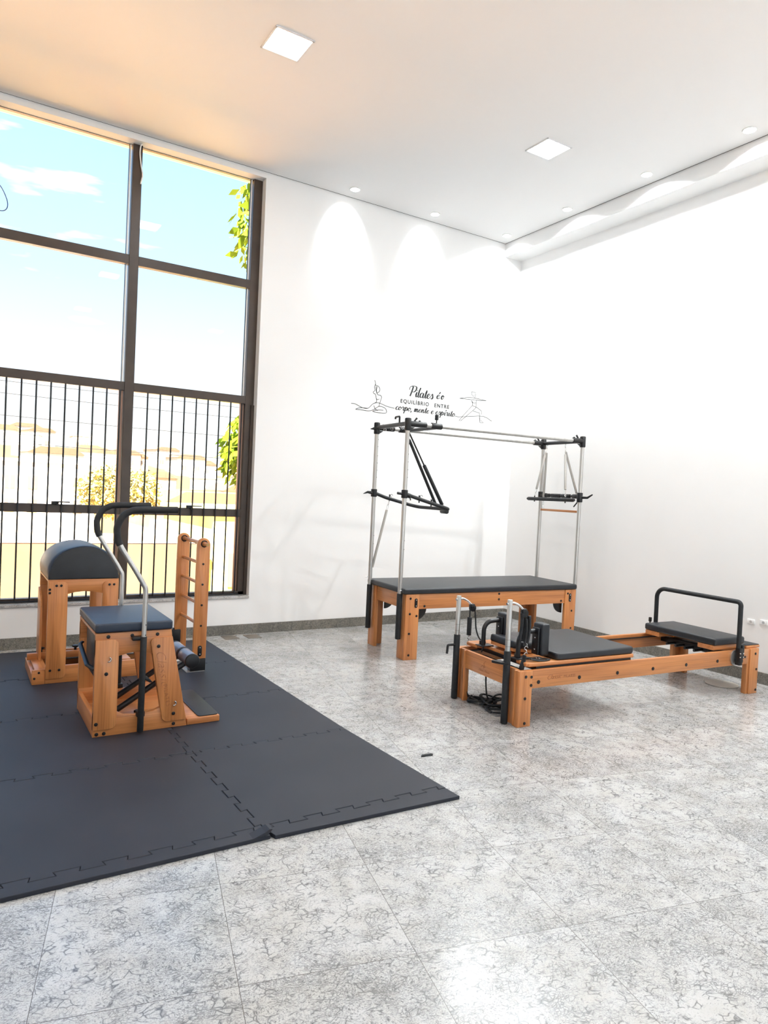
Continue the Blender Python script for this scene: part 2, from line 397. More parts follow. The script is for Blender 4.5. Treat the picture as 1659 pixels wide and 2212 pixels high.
struct(m.build('wall_back', WALL, smooth=False))
struct(MB().box(XR, XR + WT, Y0 - WT, YB, 0, ZC + 0.002).build('wall_right', WALL, smooth=False))
struct(MB().box(X0 - WT, X0, Y0 - WT, YB, 0, ZC + 0.002).build('wall_left', WALL, smooth=False))
m = MB(); m.box(X0, 0.6, Y0 - WT, Y0, 0, ZC + 0.002); m.box(5.2, XR, Y0 - WT, Y0, 0, ZC + 0.002); m.box(0.6, 5.2, Y0 - WT, Y0, 2.7, ZC + 0.002)
struct(m.build('wall_front', WALL, smooth=False))       # unseen glazed opening added behind the camera to let daylight in
dr = bpy.data.objects.new('added_opening_1', None); COL.objects.link(dr); dr['kind'] = 'structure'; dr.location = (0, Y0 - 0.1, 0)
m = MB()
for x in (0.6, 1.72, 2.87, 4.02, 5.14): m.box(x, x + 0.06, -0.03, 0.03, 0, 2.7)
m.box(0.66, 5.14, -0.03, 0.03, 2.64, 2.7); m.build('added_opening_frame', FRAME, dr, smooth=False)
MB().box(0.66, 5.14, -0.004, 0.004, 0.0, 2.64).build('added_opening_pane', GLASS, dr, smooth=False)
struct(MB().box(-12, 16, -22, Y0 - WT - 0.01, -0.25, -0.05).build('trim_4', mat('pavement', (0.36, 0.37, 0.39), 0.8), smooth=False))
struct(MB().box(XR - 0.272, XR, Y0, YB, ZC - 0.157, ZC + 0.002).build('trim_2', WALL, smooth=False))     # dropped beam along right wall
struct(MB().box(X0, XR - 0.012, YB - 0.012, YB, 0, 0.101, 0.002).build('baseboard_back', BASEG, smooth=False))
struct(MB().box(XR - 0.012, XR, Y0, YB - 0.012, 0, 0.101, 0.002).build('baseboard_right', BASEG, smooth=False))
struct(MB().box(WXL, WXR, YB - 0.012, YB + WT, WZB - 0.025, WZB, 0.003).build('trim_3', SILLG, smooth=False))   # window sill

# ---- window
win = bpy.data.objects.new('window_1', None); COL.objects.link(win); win['kind'] = 'structure'; win.location = (0, YB + 0.12, 0)
def wpart(mb, name, m): return mb.build(name, m, win, smooth=False)
PX = 1.162
mulls = [1.350 - PX * k for k in range(4)]
f = MB(); f.box(2.482, 2.572, -0.03, 0.04, WZB, WZT, 0.003); f.box(WXL, WXL + 0.07, -0.03, 0.04, WZB, WZT, 0.003)
f.box(WXL, WXR, -0.03, 0.04, WZB, WZB + 0.035, 0.003); f.box(WXL, WXR, 0.0, 0.04, WZT - 0.004, WZT, 0)
f.box(2.540, 2.572, -0.05, -0.03, WZB, 2.33)
wpart(f, 'window_frame', FRAME)
for x in mulls: wpart(MB().box(x - 0.042, x + 0.042, -0.035, 0.04, WZB + 0.035, WZT, 0.003), 'mullion', FRAME)
edges = [WXL + 0.07] + [e for x in mulls[::-1] for e in (x - 0.042, x + 0.042)] + [2.482]
bays = [(edges[i], edges[i + 1]) for i in range(0, len(edges), 2)]
rails = [(3.503, 3.588), (2.337, 2.417), (1.185, 1.262)]
for (a, b) in bays:
    for z0, z1 in rails: wpart(MB().box(a, b, -0.03, 0.035, z0, z1, 0.003), 'window_rail', FRAME)
    for z0, z1 in ((WZB + 0.035, 1.185), (1.262, 2.337), (2.417, 3.503), (3.588, WZT)):
        wpart(MB().box(a, b, 0.014, 0.018, z0, z1), 'pane', GLASS)
        if z1 > 2.4: # pale gasket line on the upper panes
            wpart(MB().box(b - 0.022, b - 0.010, 0.0, 0.012, z0, z1), 'gasket', WHITE); wpart(MB().box(b - 0.030, b - 0.025, 0.0, 0.012, z0, z1), 'gasket', BLK)
        else:
            wpart(MB().box(b - 0.040, b - 0.004, 0.0, 0.03, z0, z1, 0.002), 'sash_stile', FRAMEL)
    n = 9
    if b > 0:
        for k in range(n):
            x = b - 0.042 - 0.1155 * k if b > 2 else b - 0.040 - 0.1155 * k
            if x > a + 0.01: wpart(MB().cyl((x, -0.05, WZB + 0.006), (x, -0.05, 2.337), 0.0075, 8), 'security_bar', BAR)
        wpart(MB().box(a, b, -0.058, -0.042, WZB + 0.004, WZB + 0.018), 'bar_foot_rail', BAR)
for xl in (0.764, 1.959):
    m = MB(); m.box(xl - 0.04, xl + 0.02, -0.06, -0.03, 1.262, 1.290, 0.004); m.box(xl - 0.03, xl + 0.11, -0.075, -0.06, 1.278, 1.290, 0.004); m.box(xl, xl + 0.012, -0.07, -0.05, 1.25, 1.275)
    wpart(m, 'window_latch', BLK)
# cable hanging out of the lintel
tag(MB().tube(spline([(1.382, YB + 0.06, 4.60), (1.368, YB + 0.055, 4.585), (1.362, YB + 0.06, 4.52), (1.375, YB + 0.065, 4.42), (1.392, YB + 0.06, 4.33), (1.388, YB + 0.06, 4.29), (1.378, YB + 0.06, 4.24)], 5), 0.006, 8).build('hanging_cable', WHITE),
    'short white cable end hanging from the window lintel over the brown mullion', 'cable')

# ---- wall sockets and floor plates
for k, (y, z, lb) in enumerate(((3.474, 0.521, 'white socket plate on right wall, the one nearer the black footbar'), (3.363, 0.533, 'white socket plate on right wall, the one at the photo edge'))):
    s = thing('wall_socket', lb, 'socket', (XR, y, z), 0, 'low sockets on the right wall')
    MB().prism(rrect(-0.035, 0.035, -0.022, 0.022, 0.008), 0, -0.008, 0.0, 0.002).build('cover_plate', WHITE, s)
    MB().cyl((-0.0095, 0, 0), (-0.0078, 0, 0), 0.012).build('socket_face', mat('socket_grey', (0.5, 0.5, 0.5), 0.5), s)
FB = mat('brown_floor_plate', (0.17, 0.145, 0.12), 0.5)
for x, y, lb in ((2.345, 6.585, 'small brown square floor plate near the skirting, the one closer to the mat'), (2.572, 6.565, 'small brown square floor plate near the skirting, the one farther from the mat')):
    tag(MB().box(x - 0.07, x + 0.07, y - 0.085, y + 0.085, 0, 0.004, 0.001).build('floor_plate', FB), lb, 'floor plate', 'brown floor plates by the skirting')
tag(MB().cyl((5.64, 3.49, 0), (5.64, 3.49, 0.006), 0.135, 40, 0.003).build('floor_disc', mat('beige_disc', (0.50, 0.47, 0.42), 0.35)), 'round pale beige disc on the floor beside the right leg of the reformer', 'floor cover')  # flat pale disc on the floor
m = MB(); m.prism([(-0.045, -0.008), (0.03, -0.016), (0.045, 0.0), (0.02, 0.004), (0.012, 0.016), (-0.03, 0.012)], 2, 0, 0.006); m.cyl((-0.03, 0.0, 0.006), (0.03, -0.004, 0.007), 0.004, 8)
o = m.build('debris_scrap', BLK); o.location = (2.352, 3.214, 0); tag(o, 'tiny black scrap lying alone on the granite floor right of the mat', 'scrap')

# ---- ceiling panel lights
DIFF = mat('panel_diffuser', (0.9, 0.9, 0.9), 0.5, emis=(1, 0.99, 0.97), es=9.0)
PFRM = mat('panel_frame', (0.75, 0.75, 0.76), 0.4)
def panel(x, y, label, first=True):
    t = thing('ceiling_panel_light', label, 'ceiling light', (x, y, ZC), 0, 'square ceiling panel lights')
    h = 0.140
    m = MB()
    for a in ((-h - 0.006, h + 0.006, -h - 0.006, -h + 0.006), (-h - 0.006, h + 0.006, h - 0.006, h + 0.006), (-h - 0.006, -h + 0.006, -h, h), (h - 0.006, h + 0.006, -h, h)):
        m.box(a[0], a[1], a[2], a[3], -0.008, 0.0)
    m.build('frame', PFRM, t, smooth=False)
    MB().box(-h + 0.006, h - 0.006, -h + 0.006, h - 0.006, -0.004, -0.001).build('diffuser', DIFF, t, smooth=False)
    l = add_light('panel_lamp', 'AREA', (x, y, ZC - 0.012), PANEL_W, (0.93, 0.97, 1.0), shape='SQUARE', size=0.26)
    return t
panel(1.925, 4.725, 'square lit panel light in the peach-tinted ceiling near the window')
panel(4.450, 4.695, 'square lit panel light in the ceiling near the row of spotlights')
for i, (x, y) in enumerate(((-0.6, 4.72), (1.925, 2.2), (4.45, 2.2), (1.925, -0.4), (4.45, -0.4), (-0.6, 2.2), (-0.6, -0.4))):
    panel(x, y, 'square lit ceiling panel outside the picture')

# ---- recessed spotlights
LENS = mat('spot_lens', (1, 1, 1), 0.3, emis=(1, 1, 1), es=14.0)
def spot(x, y, label, aim, grp, wt=SPOT_W, col=(0.92, 0.975, 1.0), ang=2.42, bl=0.15):
    t = thing('recessed_spotlight', label, 'spotlight', (x, y, ZC), 0, grp)
    b = bmesh.new()
    MB().tube([(0.050 * math.cos(a), 0.050 * math.sin(a), -0.002) for a in [2 * PI * k / 28 for k in range(28)]], 0.007, 8, closed=True).build('trim_ring', WHITE, t)
    MB().cyl((0, 0, -0.001), (0, 0, -0.014), 0.036, 20, 0.003).build('lamp_lens', LENS, t)
    d = Vector(aim).normalized()
    l = add_light('spot_lamp', 'SPOT', (x, y, ZC - 0.035), wt, col, spot_size=ang, spot_blend=bl, shadow_soft_size=0.04)
    l.rotation_euler = d.to_track_quat('-Z', 'Y').to_euler()
G1, G2 = 'spotlights along the back wall', 'spotlights along the dropped beam'
spot(3.469, 6.50, 'recessed spotlight nearest the window, above the back wall', (0, 0.80, -1), G1, ang=1.36, bl=0.8)
spot(4.499, 6.50, 'recessed spotlight above the back wall, between two others', (0, 0.80, -1), G1, ang=1.36, bl=0.8)
spot(5.543, 6.48, 'faint recessed spotlight in the far ceiling corner', (0.12, 0.12, -1), G1, BEAM_W * 0.8)
spot(5.540, 5.508, 'recessed spotlight farthest back along the dropped beam', (0.22, 0, -1), G2, BEAM_W)
spot(5.530, 4.484, 'recessed spotlight second from the corner along the dropped beam', (0.22, 0, -1), G2, BEAM_W)
spot(5.530, 3.474, 'recessed spotlight at the right photo edge beside the beam', (0.22, 0, -1), G2, BEAM_W, col=(1.0, 0.97, 0.92))
for y in (2.46, 1.45, 0.44, -0.57): spot(5.530, y, 'recessed spotlight outside the picture along the beam', (0.22, 0, -1), G2, BEAM_W)

# ================================================================== WALL DECAL
dec = thing('wall_decal', 'black lettering and line drawings of two exercising figures on the back wall', 'wall decal', (0, YB - 0.0015, 0))
def ribbon(mb, pts, w, calli=0.0):
    """flat ribbon on the wall plane; pts (x,z); calli>0 makes downstrokes thick"""
    P = [Vector((p[0], 0, p[1])) for p in pts]; n = len(P); b = bmesh.new(); L = []
    for i in range(n):
        t = (P[min(i + 1, n - 1)] - P[max(i - 1, 0)]).normalized(); nr = Vector((-t.z, 0, t.x))
        ww = w * (1 + calli * max(0.0, -t.z) ** 1.5) * 0.5
        L.append([P[i] + nr * ww, P[i] - nr * ww])
    vs = [[b.verts.new((q.x, yy, q.z)) for q in pr for yy in (0.0, -0.0012)] for pr in L]
    for i in range(n - 1):
        a, c = vs[i], vs[i + 1]
        b.faces.new((a[1], a[3], c[3], c[1])); b.faces.new((a[0], c[0], c[2], a[2])); b.faces.new((a[0], a[1], c[1], c[0])); b.faces.new((a[2], c[2], c[3], a[3]))
    bmesh.ops.recalc_face_normals(b, faces=b.faces); mb.add(b)
def strokes(mb, L, w, sp=True):
    for pts in L:
        q = [(v.x, v.y) for v in spline([(a, c, 0) for a, c in pts], 5)] if sp else pts
        ribbon(mb, q, w)
fig1 = [[(3.655, 2.463), (3.712, 2.461), (3.79, 2.433), (3.867, 2.43), (3.929, 2.485), (3.987, 2.506), (4.047, 2.497), (4.114, 2.479), (4.216, 2.467)],
 [(3.94, 2.752), (3.952, 2.716), (3.942, 2.676), (3.949, 2.638), (3.928, 2.619), (3.938, 2.601), (3.955, 2.599), (3.968, 2.562), (3.977, 2.516), (3.929, 2.485)],
 [(3.953, 2.711), (3.959, 2.693), (3.986, 2.692), (4.011, 2.667), (4.01, 2.639), (3.981, 2.613), (3.97, 2.646), (3.977, 2.686)],
 [(3.961, 2.684), (3.966, 2.64), (3.986, 2.597), (4.025, 2.591), (4.039, 2.57), (4.025, 2.523), (4.009, 2.467)],
 [(3.969, 2.548), (3.991, 2.542), (4.011, 2.55)], [(3.715, 2.407), (3.777, 2.428), (3.867, 2.43)],
 [(3.715, 2.403), (3.804, 2.405), (3.881, 2.404), (3.945, 2.425), (4.015, 2.468), (4.089, 2.457), (4.113, 2.425), (4.105, 2.402), (4.039, 2.396), (3.933, 2.404), (3.991, 2.424), (4.07, 2.43)],
 [(3.943, 2.469), (3.965, 2.433), (3.998, 2.419)]]
fig2 = [[(5.137, 2.683), (5.235, 2.704), (5.343, 2.714), (5.55, 2.699), (5.471, 2.692), (5.345, 2.688), (5.137, 2.683)],
 [(5.315, 2.783), (5.378, 2.779), (5.343, 2.726), (5.318, 2.75), (5.315, 2.783)], [(5.382, 2.763), (5.367, 2.716)],
 [(5.314, 2.679), (5.339, 2.657), (5.334, 2.617)], [(5.395, 2.685), (5.394, 2.658), (5.391, 2.593)], [(5.324, 2.655), (5.355, 2.65), (5.394, 2.658)],
 [(5.334, 2.617), (5.196, 2.475), (5.143, 2.416), (5.169, 2.415), (5.391, 2.593)], [(5.334, 2.617), (5.414, 2.599), (5.483, 2.565), (5.485, 2.522)],
 [(5.351, 2.552), (5.453, 2.538), (5.465, 2.446), (5.495, 2.443), (5.524, 2.425), (5.467, 2.422), (5.456, 2.483)],
 [(5.067, 2.466), (5.128, 2.459), (5.281, 2.478), (5.436, 2.499), (5.515, 2.503), (5.581, 2.488), (5.656, 2.455)]]
m = MB(); strokes(m, fig1, 0.0052); m.build('kneeling_figure_drawing', INKG, dec, smooth=False)
m = MB(); strokes(m, fig2, 0.0048, False); m.build('lunging_figure_drawing', INKG, dec, smooth=False)
# brush-script glyphs: strokes in units of x-height, advance width
GL = {
 'a': ([[(.75, .85), (.5, 1), (.2, .8), (.1, .35), (.3, 0), (.6, .25), (.78, .95), (.7, .2), (.85, 0), (1.05, .25)]], .95),
 'c': ([[(.7, .8), (.5, 1), (.2, .7), (.12, .3), (.35, 0), (.75, .3)]], .72),
 'd': ([[(.7, .85), (.45, 1), (.12, .5), (.3, 0), (.6, .3), (.9, 1.9)], [(.9, 1.9), (.75, .2), (1.0, .2)]], .95),
 'e': ([[(.1, .4), (.5, .6), (.62, .9), (.45, 1), (.18, .7), (.15, .25), (.4, 0), (.8, .35)]], .74),
 'i': ([[(.1, .4), (.32, 1), (.25, .2), (.4, 0), (.6, .3)], [(.42, 1.4), (.38, 1.3)]], .52),
 'í': ([[(.1, .4), (.32, 1), (.25, .2), (.4, 0), (.6, .3)], [(.62, 1.75), (.38, 1.35)]], .52),
 'l': ([[(.1, .3), (.45, 1.6), (.5, 2.0), (.3, 1.3), (.2, .2), (.4, 0), (.6, .3)]], .52),
 'm': ([[(.05, .7), (.22, 1), (.12, 0)], [(.12, 0), (.3, .7), (.55, 1), (.5, .5), (.42, 0)], [(.42, 0), (.65, .7), (.9, 1), (.85, .3), (.95, 0), (1.2, .3)]], 1.15),
 'n': ([[(.05, .7), (.22, 1), (.12, 0)], [(.12, 0), (.35, .7), (.6, 1), (.58, .3), (.68, 0), (.95, .3)]], .88),
 'o': ([[(.5, 1), (.2, .8), (.12, .3), (.35, 0), (.65, .35), (.65, .8), (.5, 1), (.6, .75), (.95, .8)]], .82),
 'p': ([[(.05, .6), (.35, 1.15), (.2, .2), (.0, -.9)], [(.2, .2), (.45, .9), (.7, .9), (.7, .4), (.45, 0), (.25, .15)], [(.45, 0), (.95, .35)]], .9),
 'r': ([[(.05, .4), (.25, 1.1), (.4, .95), (.62, .9), (.5, .2), (.65, 0), (.8, .3)]], .74),
 's': ([[(.05, .3), (.4, 1.05), (.5, .9), (.62, .4), (.45, 0), (.15, .15)], [(.45, 0), (.8, .35)]], .68),
 't': ([[(.1, .3), (.45, 1.7), (.28, .3), (.42, 0), (.65, .3)], [(.12, 1.1), (.6, 1.18)]], .56),
 'P': ([[(.55, 2.1), (.42, 1.2), (.15, 0)], [(-.15, 1.3), (-.1, 1.9), (.5, 2.2), (1.2, 2.1), (1.25, 1.5), (.9, 1.0), (.5, .95)]], 1.15),
 'é': ([[(.1, .4), (.5, .6), (.62, .9), (.45, 1), (.18, .7), (.15, .25), (.4, 0), (.8, .35)], [(.75, 1.75), (.5, 1.3)]], .74),
 ',': ([[(.2, .15), (.05, -.35)]], .35), ' ': ([], .5)}
def script(mb, s, x, z, xh, w, width):
    tot = sum(GL[c][1] for c in s); sx = width / (tot * xh)
    for c in s:
        for st in GL[c][0]:
            q = [(x + (v.x + v.y * 0.12) * xh * sx, z + v.y * xh) for v in spline([(a, b_, 0) for a, b_ in st], 6)]
            ribbon(mb, q, w, 1.7)
        x += GL[c][1] * xh * sx
def word(txt, x, z, xh, w, width, nm): m = MB(); script(m, txt, x, z, xh, w, width); m.build(nm, INK, dec, smooth=False)
word('Pilates', 4.41, 2.628, 0.055, 0.0070, 0.33, 'script_word'); word('é', 4.79, 2.640, 0.047, 0.0070, 0.047, 'script_word'); word('o', 4.858, 2.640, 0.047, 0.0070, 0.042, 'script_word')
line = 'corpo, mente e espírito'; tot = sum(GL[c][1] for c in line); xx = 4.228
for wd in line.split(' '):
    ww = sum(GL[c][1] for c in wd) / tot * 0.845
    word(wd, xx, 2.455, 0.038, 0.0050, ww, 'script_word'); xx += ww + GL[' '][1] / tot * 0.845
for wd, xx in (('EQUILÍBRIO', 4.292), ('ENTRE', 4.768)):
    m = MB(); add_text(m, wd, 0.062, XZ(xx, -0.0005, 2.540), spacing=1.26, offset=0.0010); m.build('capital_word', INK, dec, smooth=False)

# ================================================================== PUZZLE MATS
def tooth_edge(p, q, n=7, depth=0.022, phase=0):
    """points from p to q (exclusive of q) with dovetail teeth to the left/right of the line"""
    p, q = Vector(p), Vector(q); d = q - p; L = d.length; t = d / L; nr = Vector((-t.y, t.x)); o = [p]; st = L / n
    for k in range(n):
        if k == 0 : continue
        s = 1 if k % 2 == phase else -1
    pts = [p]
    for k in range(1, n + 1):
        c = p + t * (st * (k - 0.5))
        if k % 2 == 1 + phase * 0:
            a, b = c - t * st * 0.5 * 0.82, c + t * st * 0.5 * 0.82
            a2, b2 = c - t * st * 0.5 * 1.1, c + t * st * 0.5 * 1.1
            if k > 1: pts += [a - nr * depth * 0]
            pts += [a2 + nr * depth if k > 1 else a + nr * depth, b2 + nr * depth if k < n else b + nr * depth]
            pts += [b - nr * depth * 0]
    return pts
def dove(p, q, n=6, depth=0.03):
    p, q = Vector(p), Vector(q); d = q - p; L = d.length; t = d / L; nr = Vector((-t.y, t.x)); st = L / n; o = []
    o.append(p)
    for k in range(n):
        a = p + t * st * (k + 0.27); b = p + t * st * (k + 0.73)
        o += [a, a - t * st * 0.045 + nr * depth, b + t * st * 0.045 + nr * depth, b]
    return o      # q excluded
def inset(poly, d):
    a = sum(poly[i].x * poly[(i + 1) % len(poly)].y - poly[(i + 1) % len(poly)].x * poly[i].y for i in range(len(poly)))
    sg = 1 if a > 0 else -1; n = len(poly); o = []
    for i in range(n):
        e0 = (poly[i] - poly[i - 1]).normalized(); e1 = (poly[(i + 1) % n] - poly[i]).normalized()
        n0 = Vector((-e0.y, e0.x)) * sg; n1 = Vector((-e1.y, e1.x)) * sg; b_ = n0 + n1
        o.append(poly[i] + b_ * (d / max(0.35, b_.dot(n0))))
    return o
def rev(pts, q): return [q] + pts[:0:-1]   # same polyline walked q -> p (p excluded)
xs = [2.105, 1.150, 0.150, -0.850]
ys = [2.775, 3.740, 4.672, 5.610, 6.520]
def gp(i, j):
    x = xs[i] - 0.012 * (j - 1.5); y = ys[j]
    if j == 0: x = {0: 2.160, 1: 1.180, 2: 0.135, 3: -0.85}[i]
    return Vector((x, y))
HE = {}; VE = {}
for j in range(5):
    for i in range(3):    # horizontal edge from gp(i+1,j) to gp(i,j)   (left -> right)
        HE[i, j] = dove(gp(i + 1, j), gp(i, j)) if j < 4 else [gp(i + 1, j)]
for i in range(4):
    for j in range(4):    # vertical from gp(i,j) to gp(i,j+1)
        VE[i, j] = dove(gp(i, j), gp(i, j + 1)) if i > 0 else [gp(i, j)]
names = {(0, 0): 'dark grey foam floor mat at the near right corner by the granite', (1, 0): 'dark grey foam floor mat in front, left of the long zigzag seam', (2, 0): 'dark grey foam floor mat at the lower left photo edge',
 (0, 1): 'dark grey foam floor mat right of the step of the wooden chair', (1, 1): 'dark grey foam floor mat under the front of the wooden chair', (2, 1): 'dark grey foam floor mat left of the wooden chair',
 (0, 2): 'dark grey foam floor mat in front of the ladder foot', (1, 2): 'dark grey foam floor mat under the back of the wooden chair', (2, 2): 'dark grey foam floor mat at left photo edge before the barrel',
 (0, 3): 'dark grey foam floor mat behind the ladder near the skirting', (1, 3): 'dark grey foam floor mat under the barrel by the skirting', (2, 3): 'dark grey foam floor mat at left photo edge by the skirting'}
for (i, j), lb in names.items():
    bl, br, tr, tl = gp(i + 1, j), gp(i, j), gp(i, j + 1), gp(i + 1, j + 1)
    poly = list(HE[i, j]) + list(VE[i, j])
    top = HE[i, j + 1]; poly += rev(top, tr)
    left = VE[i + 1, j]; poly += rev(left, tl)
    poly = inset(poly, 0.0014)
    c = sum(poly, Vector((0, 0))) / len(poly)
    o = MB().prism([(p.x - c.x, p.y - c.y) for p in poly], 2, 0.0005, 0.020 - 0.0010 * ((i + j) % 2), 0.0020, 1).build('foam_floor_mat', RUBBER, smooth=False)
    o.location = (c.x, c.y, 0); tag(o, lb, 'floor mat', 'interlocking foam floor mats')
# border strips in front
for i in (0, 1, 2):
    a, b = gp(i + 1, 0), gp(i, 0)
    ed = HE[i, 0]
    pts = [Vector((a.x + (0.004 if i == 0 else 0), 2.708)), Vector((b.x + (0.012 if i == 1 else 0.0), 2.708 + (0.0 if i else 0.0)))] + [b] + list(ed)[:0:-1] + [a]
    if i == 0: pts[1] = Vector((b.x + 0.008, 2.668)); pts[0] = Vector((a.x + 0.02, 2.700))
    if i == 1: pts[1] = Vector((b.x + 0.004, 2.712))
    pts = inset(pts, 0.0014); c = Vector(((a.x + b.x) / 2, 2.74))
    mb = MB().prism([(p.x - c.x, p.y - c.y) for p in pts], 2, 0.0005, 0.0185, 0.0016, 1)
    if i == 1:   # its right end curls up
        mb.prism([(b.x - 0.075, 0.0186), (b.x - 0.02, 0.021), (b.x + 0.004, 0.030), (b.x + 0.012, 0.044), (b.x - 0.002, 0.045), (b.x - 0.02, 0.036)], 1, 2.712, 2.765, 0.001, 1, Matrix.Translation((-c.x, -c.y, 0)))
    o = mb.build('mat_border_strip', RUBBER, smooth=False); o.location = (c.x, c.y, 0)
    tag(o, ('dark foam mat edging strip ending at the near right corner', 'dark foam mat edging strip whose right end curls up', 'dark foam mat edging strip at the left photo edge')[i], 'mat edging', 'edging strips of the foam mats')

# ================================================================== CADILLAC TABLE
A_C = math.radians(-3.9)
cad = thing('trapeze_table', 'long beech exercise table with black padded top and tall steel canopy frame', 'exercise table', (3.472, 5.175, 0), A_C)
CL, CW = 2.02, 0.73
def caps(parent, pts, axis, r=0.011):
    """black bolt caps; axis = outward unit vector"""
    a = Vector(axis)
    for p in pts: MB().cyl(Vector(p), Vector(p) + a * 0.004, r, 14, 0.0015).build('bolt_cap', BLK, parent)
T = 0.035
for (sx, sy) in ((0, 0), (1, 0), (0, 1), (1, 1)):
    fx = lambda a, b: (a, b) if not sx else (CL - b, CL - a)
    fy = lambda a, b: (a, b) if not sy else (CW - b, CW - a)
    m = MB(); m.box(*fx(0, 0.14), *fy(0, T), 0, 0.598, 0.004); m.box(*fx(0, T), *fy(T + .0005, 0.135), 0, 0.598, 0.004)
    m.build('leg', WZ, cad)
    # dark quarter round bracket under the rail inside every leg
    qx = 0.141; q = [(0, 0)] + [(0.105 * math.cos(a), -0.105 * math.sin(a)) for a in [k / 10 * PI / 2 for k in range(11)]]
    q = [((qx + x) if not sx else (CL - qx - x), 0.460 + z) for x, z in q]
    y0 = 0.045 if not sy else CW - 0.065
    MB().prism(q, 1, y0, y0 + 0.02, 0.002).build('corner_bracket', BLK, cad)
MB().box(0.1405, CL - 0.1405, 0.008, 0.040, 0.460, 0.598, 0.003).build('side_rail', WX, cad)
MB().box(0.1405, CL - 0.1405, CW - 0.040, CW - 0.008, 0.460, 0.598, 0.003).build('side_rail', WX, cad)
MB().box(0.010, 0.040, 0.136, CW - 0.136, 0.460, 0.598, 0.003).build('end_rail', WY, cad)
MB().box(CL - 0.040, CL - 0.010, 0.136, CW - 0.136, 0.460, 0.598, 0.003).build('end_rail', WY, cad)
MB().box(-0.030, CL + 0.005, -0.012, CW + 0.010, 0.6, 0.652, 0.016, 4).build('padded_top', VINYL, cad)
caps(cad, [(0.045, -0.0, 0.56), (0.045, -0.0, 0.42), (0.115, 0, 0.40), (0.05, 0, 0.045), (0.045, 0, 0.24), (1.04, 0.008, 0.578), (1.04, 0.008, 0.525), (0.20, 0.008, 0.485), (CL - 0.19, 0.008, 0.485), (CL - 0.05, 0, 0.38), (CL - 0.11, 0, 0.56), (CL - 0.05, 0, 0.2)], (0, -1, 0))
for x in (0.105, CL - 0.08):
    s = MB().prism(rrect(x - 0.014, x + 0.014, 0.475, 0.56, 0.013), 1, -0.005, 0.0, 0.001).build('slot_plate', BLK, cad)
    for z in (0.492, 0.545): MB().sphere((x, -0.006, z), 0.005).build('screw', CHROME, s)
s = MB().prism(rrect(0.085, 0.11, 0.475, 0.56, 0.012), 0, -0.005, 0.0, 0.001).build('slot_plate', BLK, cad)
PN = {(0, 0): (-0.035, 0.06), (0, 1): (-0.035, 0.67), (1, 0): (CL + 0.035, 0.06), (1, 1): (CL + 0.035, 0.67)}
ZT = 2.135
for (sx, sy), (px, py) in PN.items():
    MB().cyl((px, py, 0.60 if not sx else 0.25), (px, py, ZT), 0.020, 20).build('upright_pole', STEEL, cad)
    if not sx:
        MB().cyl((px, py, 0.185 if not sy else 0.17), (px, py, 0.60), 0.0255, 20, 0.004).build('pole_sleeve', FOAM, cad)
        for z in (1.0, 1.08, 1.65, 1.72, 1.79, 1.86, 1.95, 2.02): MB().cyl((px + 0.012, py - 0.0145, z), (px + 0.0135, py - 0.0165, z), 0.004, 8).build('adjustment_hole', BLK, cad)
    # corner casting
    d = 1 if not sx else -1
    m = MB(); m.cyl((px, py, ZT - 0.065), (px, py, ZT + 0.050), 0.030, 20, 0.010)
    m.cyl((px, py, ZT), (px + d * (0.19 if not sx else 0.14), py, ZT), 0.027, 18, 0.004)
    for k in (0.07, 0.12): m.cyl((px + d * k, py, ZT + 0.015), (px + d * k, py, ZT + 0.036), 0.010, 10, 0.003)
    m.prism([(0, -0.03), (0.07 * d, -0.03), (0, -0.075)], 1, -0.008, 0.008, M=Matrix.Translation((px, py, ZT)))
    e = -1 if not sy else 1
    m.build('corner_casting', BLK, cad)
    m = MB(); m.tube([(px - d * 0.02, py, ZT - 0.01), (px - d * 0.07, py, ZT - 0.02)], [0.018, 0.003], 10) if (sy == 1 and not sx) else m.tube([(px + d * 0.06, py, ZT + 0.02), (px + d * 0.09, py, ZT + 0.055)], [0.006, 0.010], 10)
    m.build('clamp_lever', BLK, cad)
for py, nm in ((0.06, 'n'), (0.67, 'f')):
    MB().cyl((0.15, py, ZT), (CL - 0.10, py, ZT), 0.0195, 20).build('canopy_tube', STEEL, cad)
MB().cyl((PN[0, 0][0], 0.085, ZT), (PN[0, 0][0], 0.645, ZT), 0.020, 16).build('cross_tube', BLKM, cad)
MB().cyl((PN[1, 0][0], 0.085, ZT), (PN[1, 0][0], 0.645, ZT), 0.020, 16).build('cross_tube', BLKM, cad)
# sliding cross bar with two collars and a knob
scx = 0.265
sl = MB().cyl((scx, 0.08, ZT - 0.012), (scx, 0.65, ZT - 0.012), 0.018, 14).build('sliding_cross_bar', BLKM, cad)
for py in (0.06, 0.67): MB().cyl((scx - 0.055, py, ZT), (scx + 0.055, py, ZT), 0.029, 18, 0.004).build('collar', BLK, sl)
m = MB(); m.cyl((scx, 0.06, ZT + 0.02), (scx, 0.06, ZT + 0.055), 0.006, 10); m.cyl((scx, 0.06, ZT + 0.055), (scx, 0.06, ZT + 0.105), 0.017, 14, 0.006); m.build('knob', BLK, sl)
m = MB(); m.tube(fillet([(-0.035, 0.22, ZT + 0.015), (-0.035, 0.22, ZT + 0.075), (-0.035, 0.30, ZT + 0.075), (-0.035, 0.30, ZT + 0.055)], 0.012), 0.009, 8); m.build('lever', BLK, cad)
for y_ in (0.16, 0.36, 0.50):
    m = MB(); m.tube([(-0.035 + 0.012 * math.cos(a), y_, ZT - 0.032 + 0.014 * math.sin(a)) for a in [2 * PI * k / 14 for k in range(14)]], 0.0022, 6, closed=True); m.build('eye_hook', CHROME, cad)
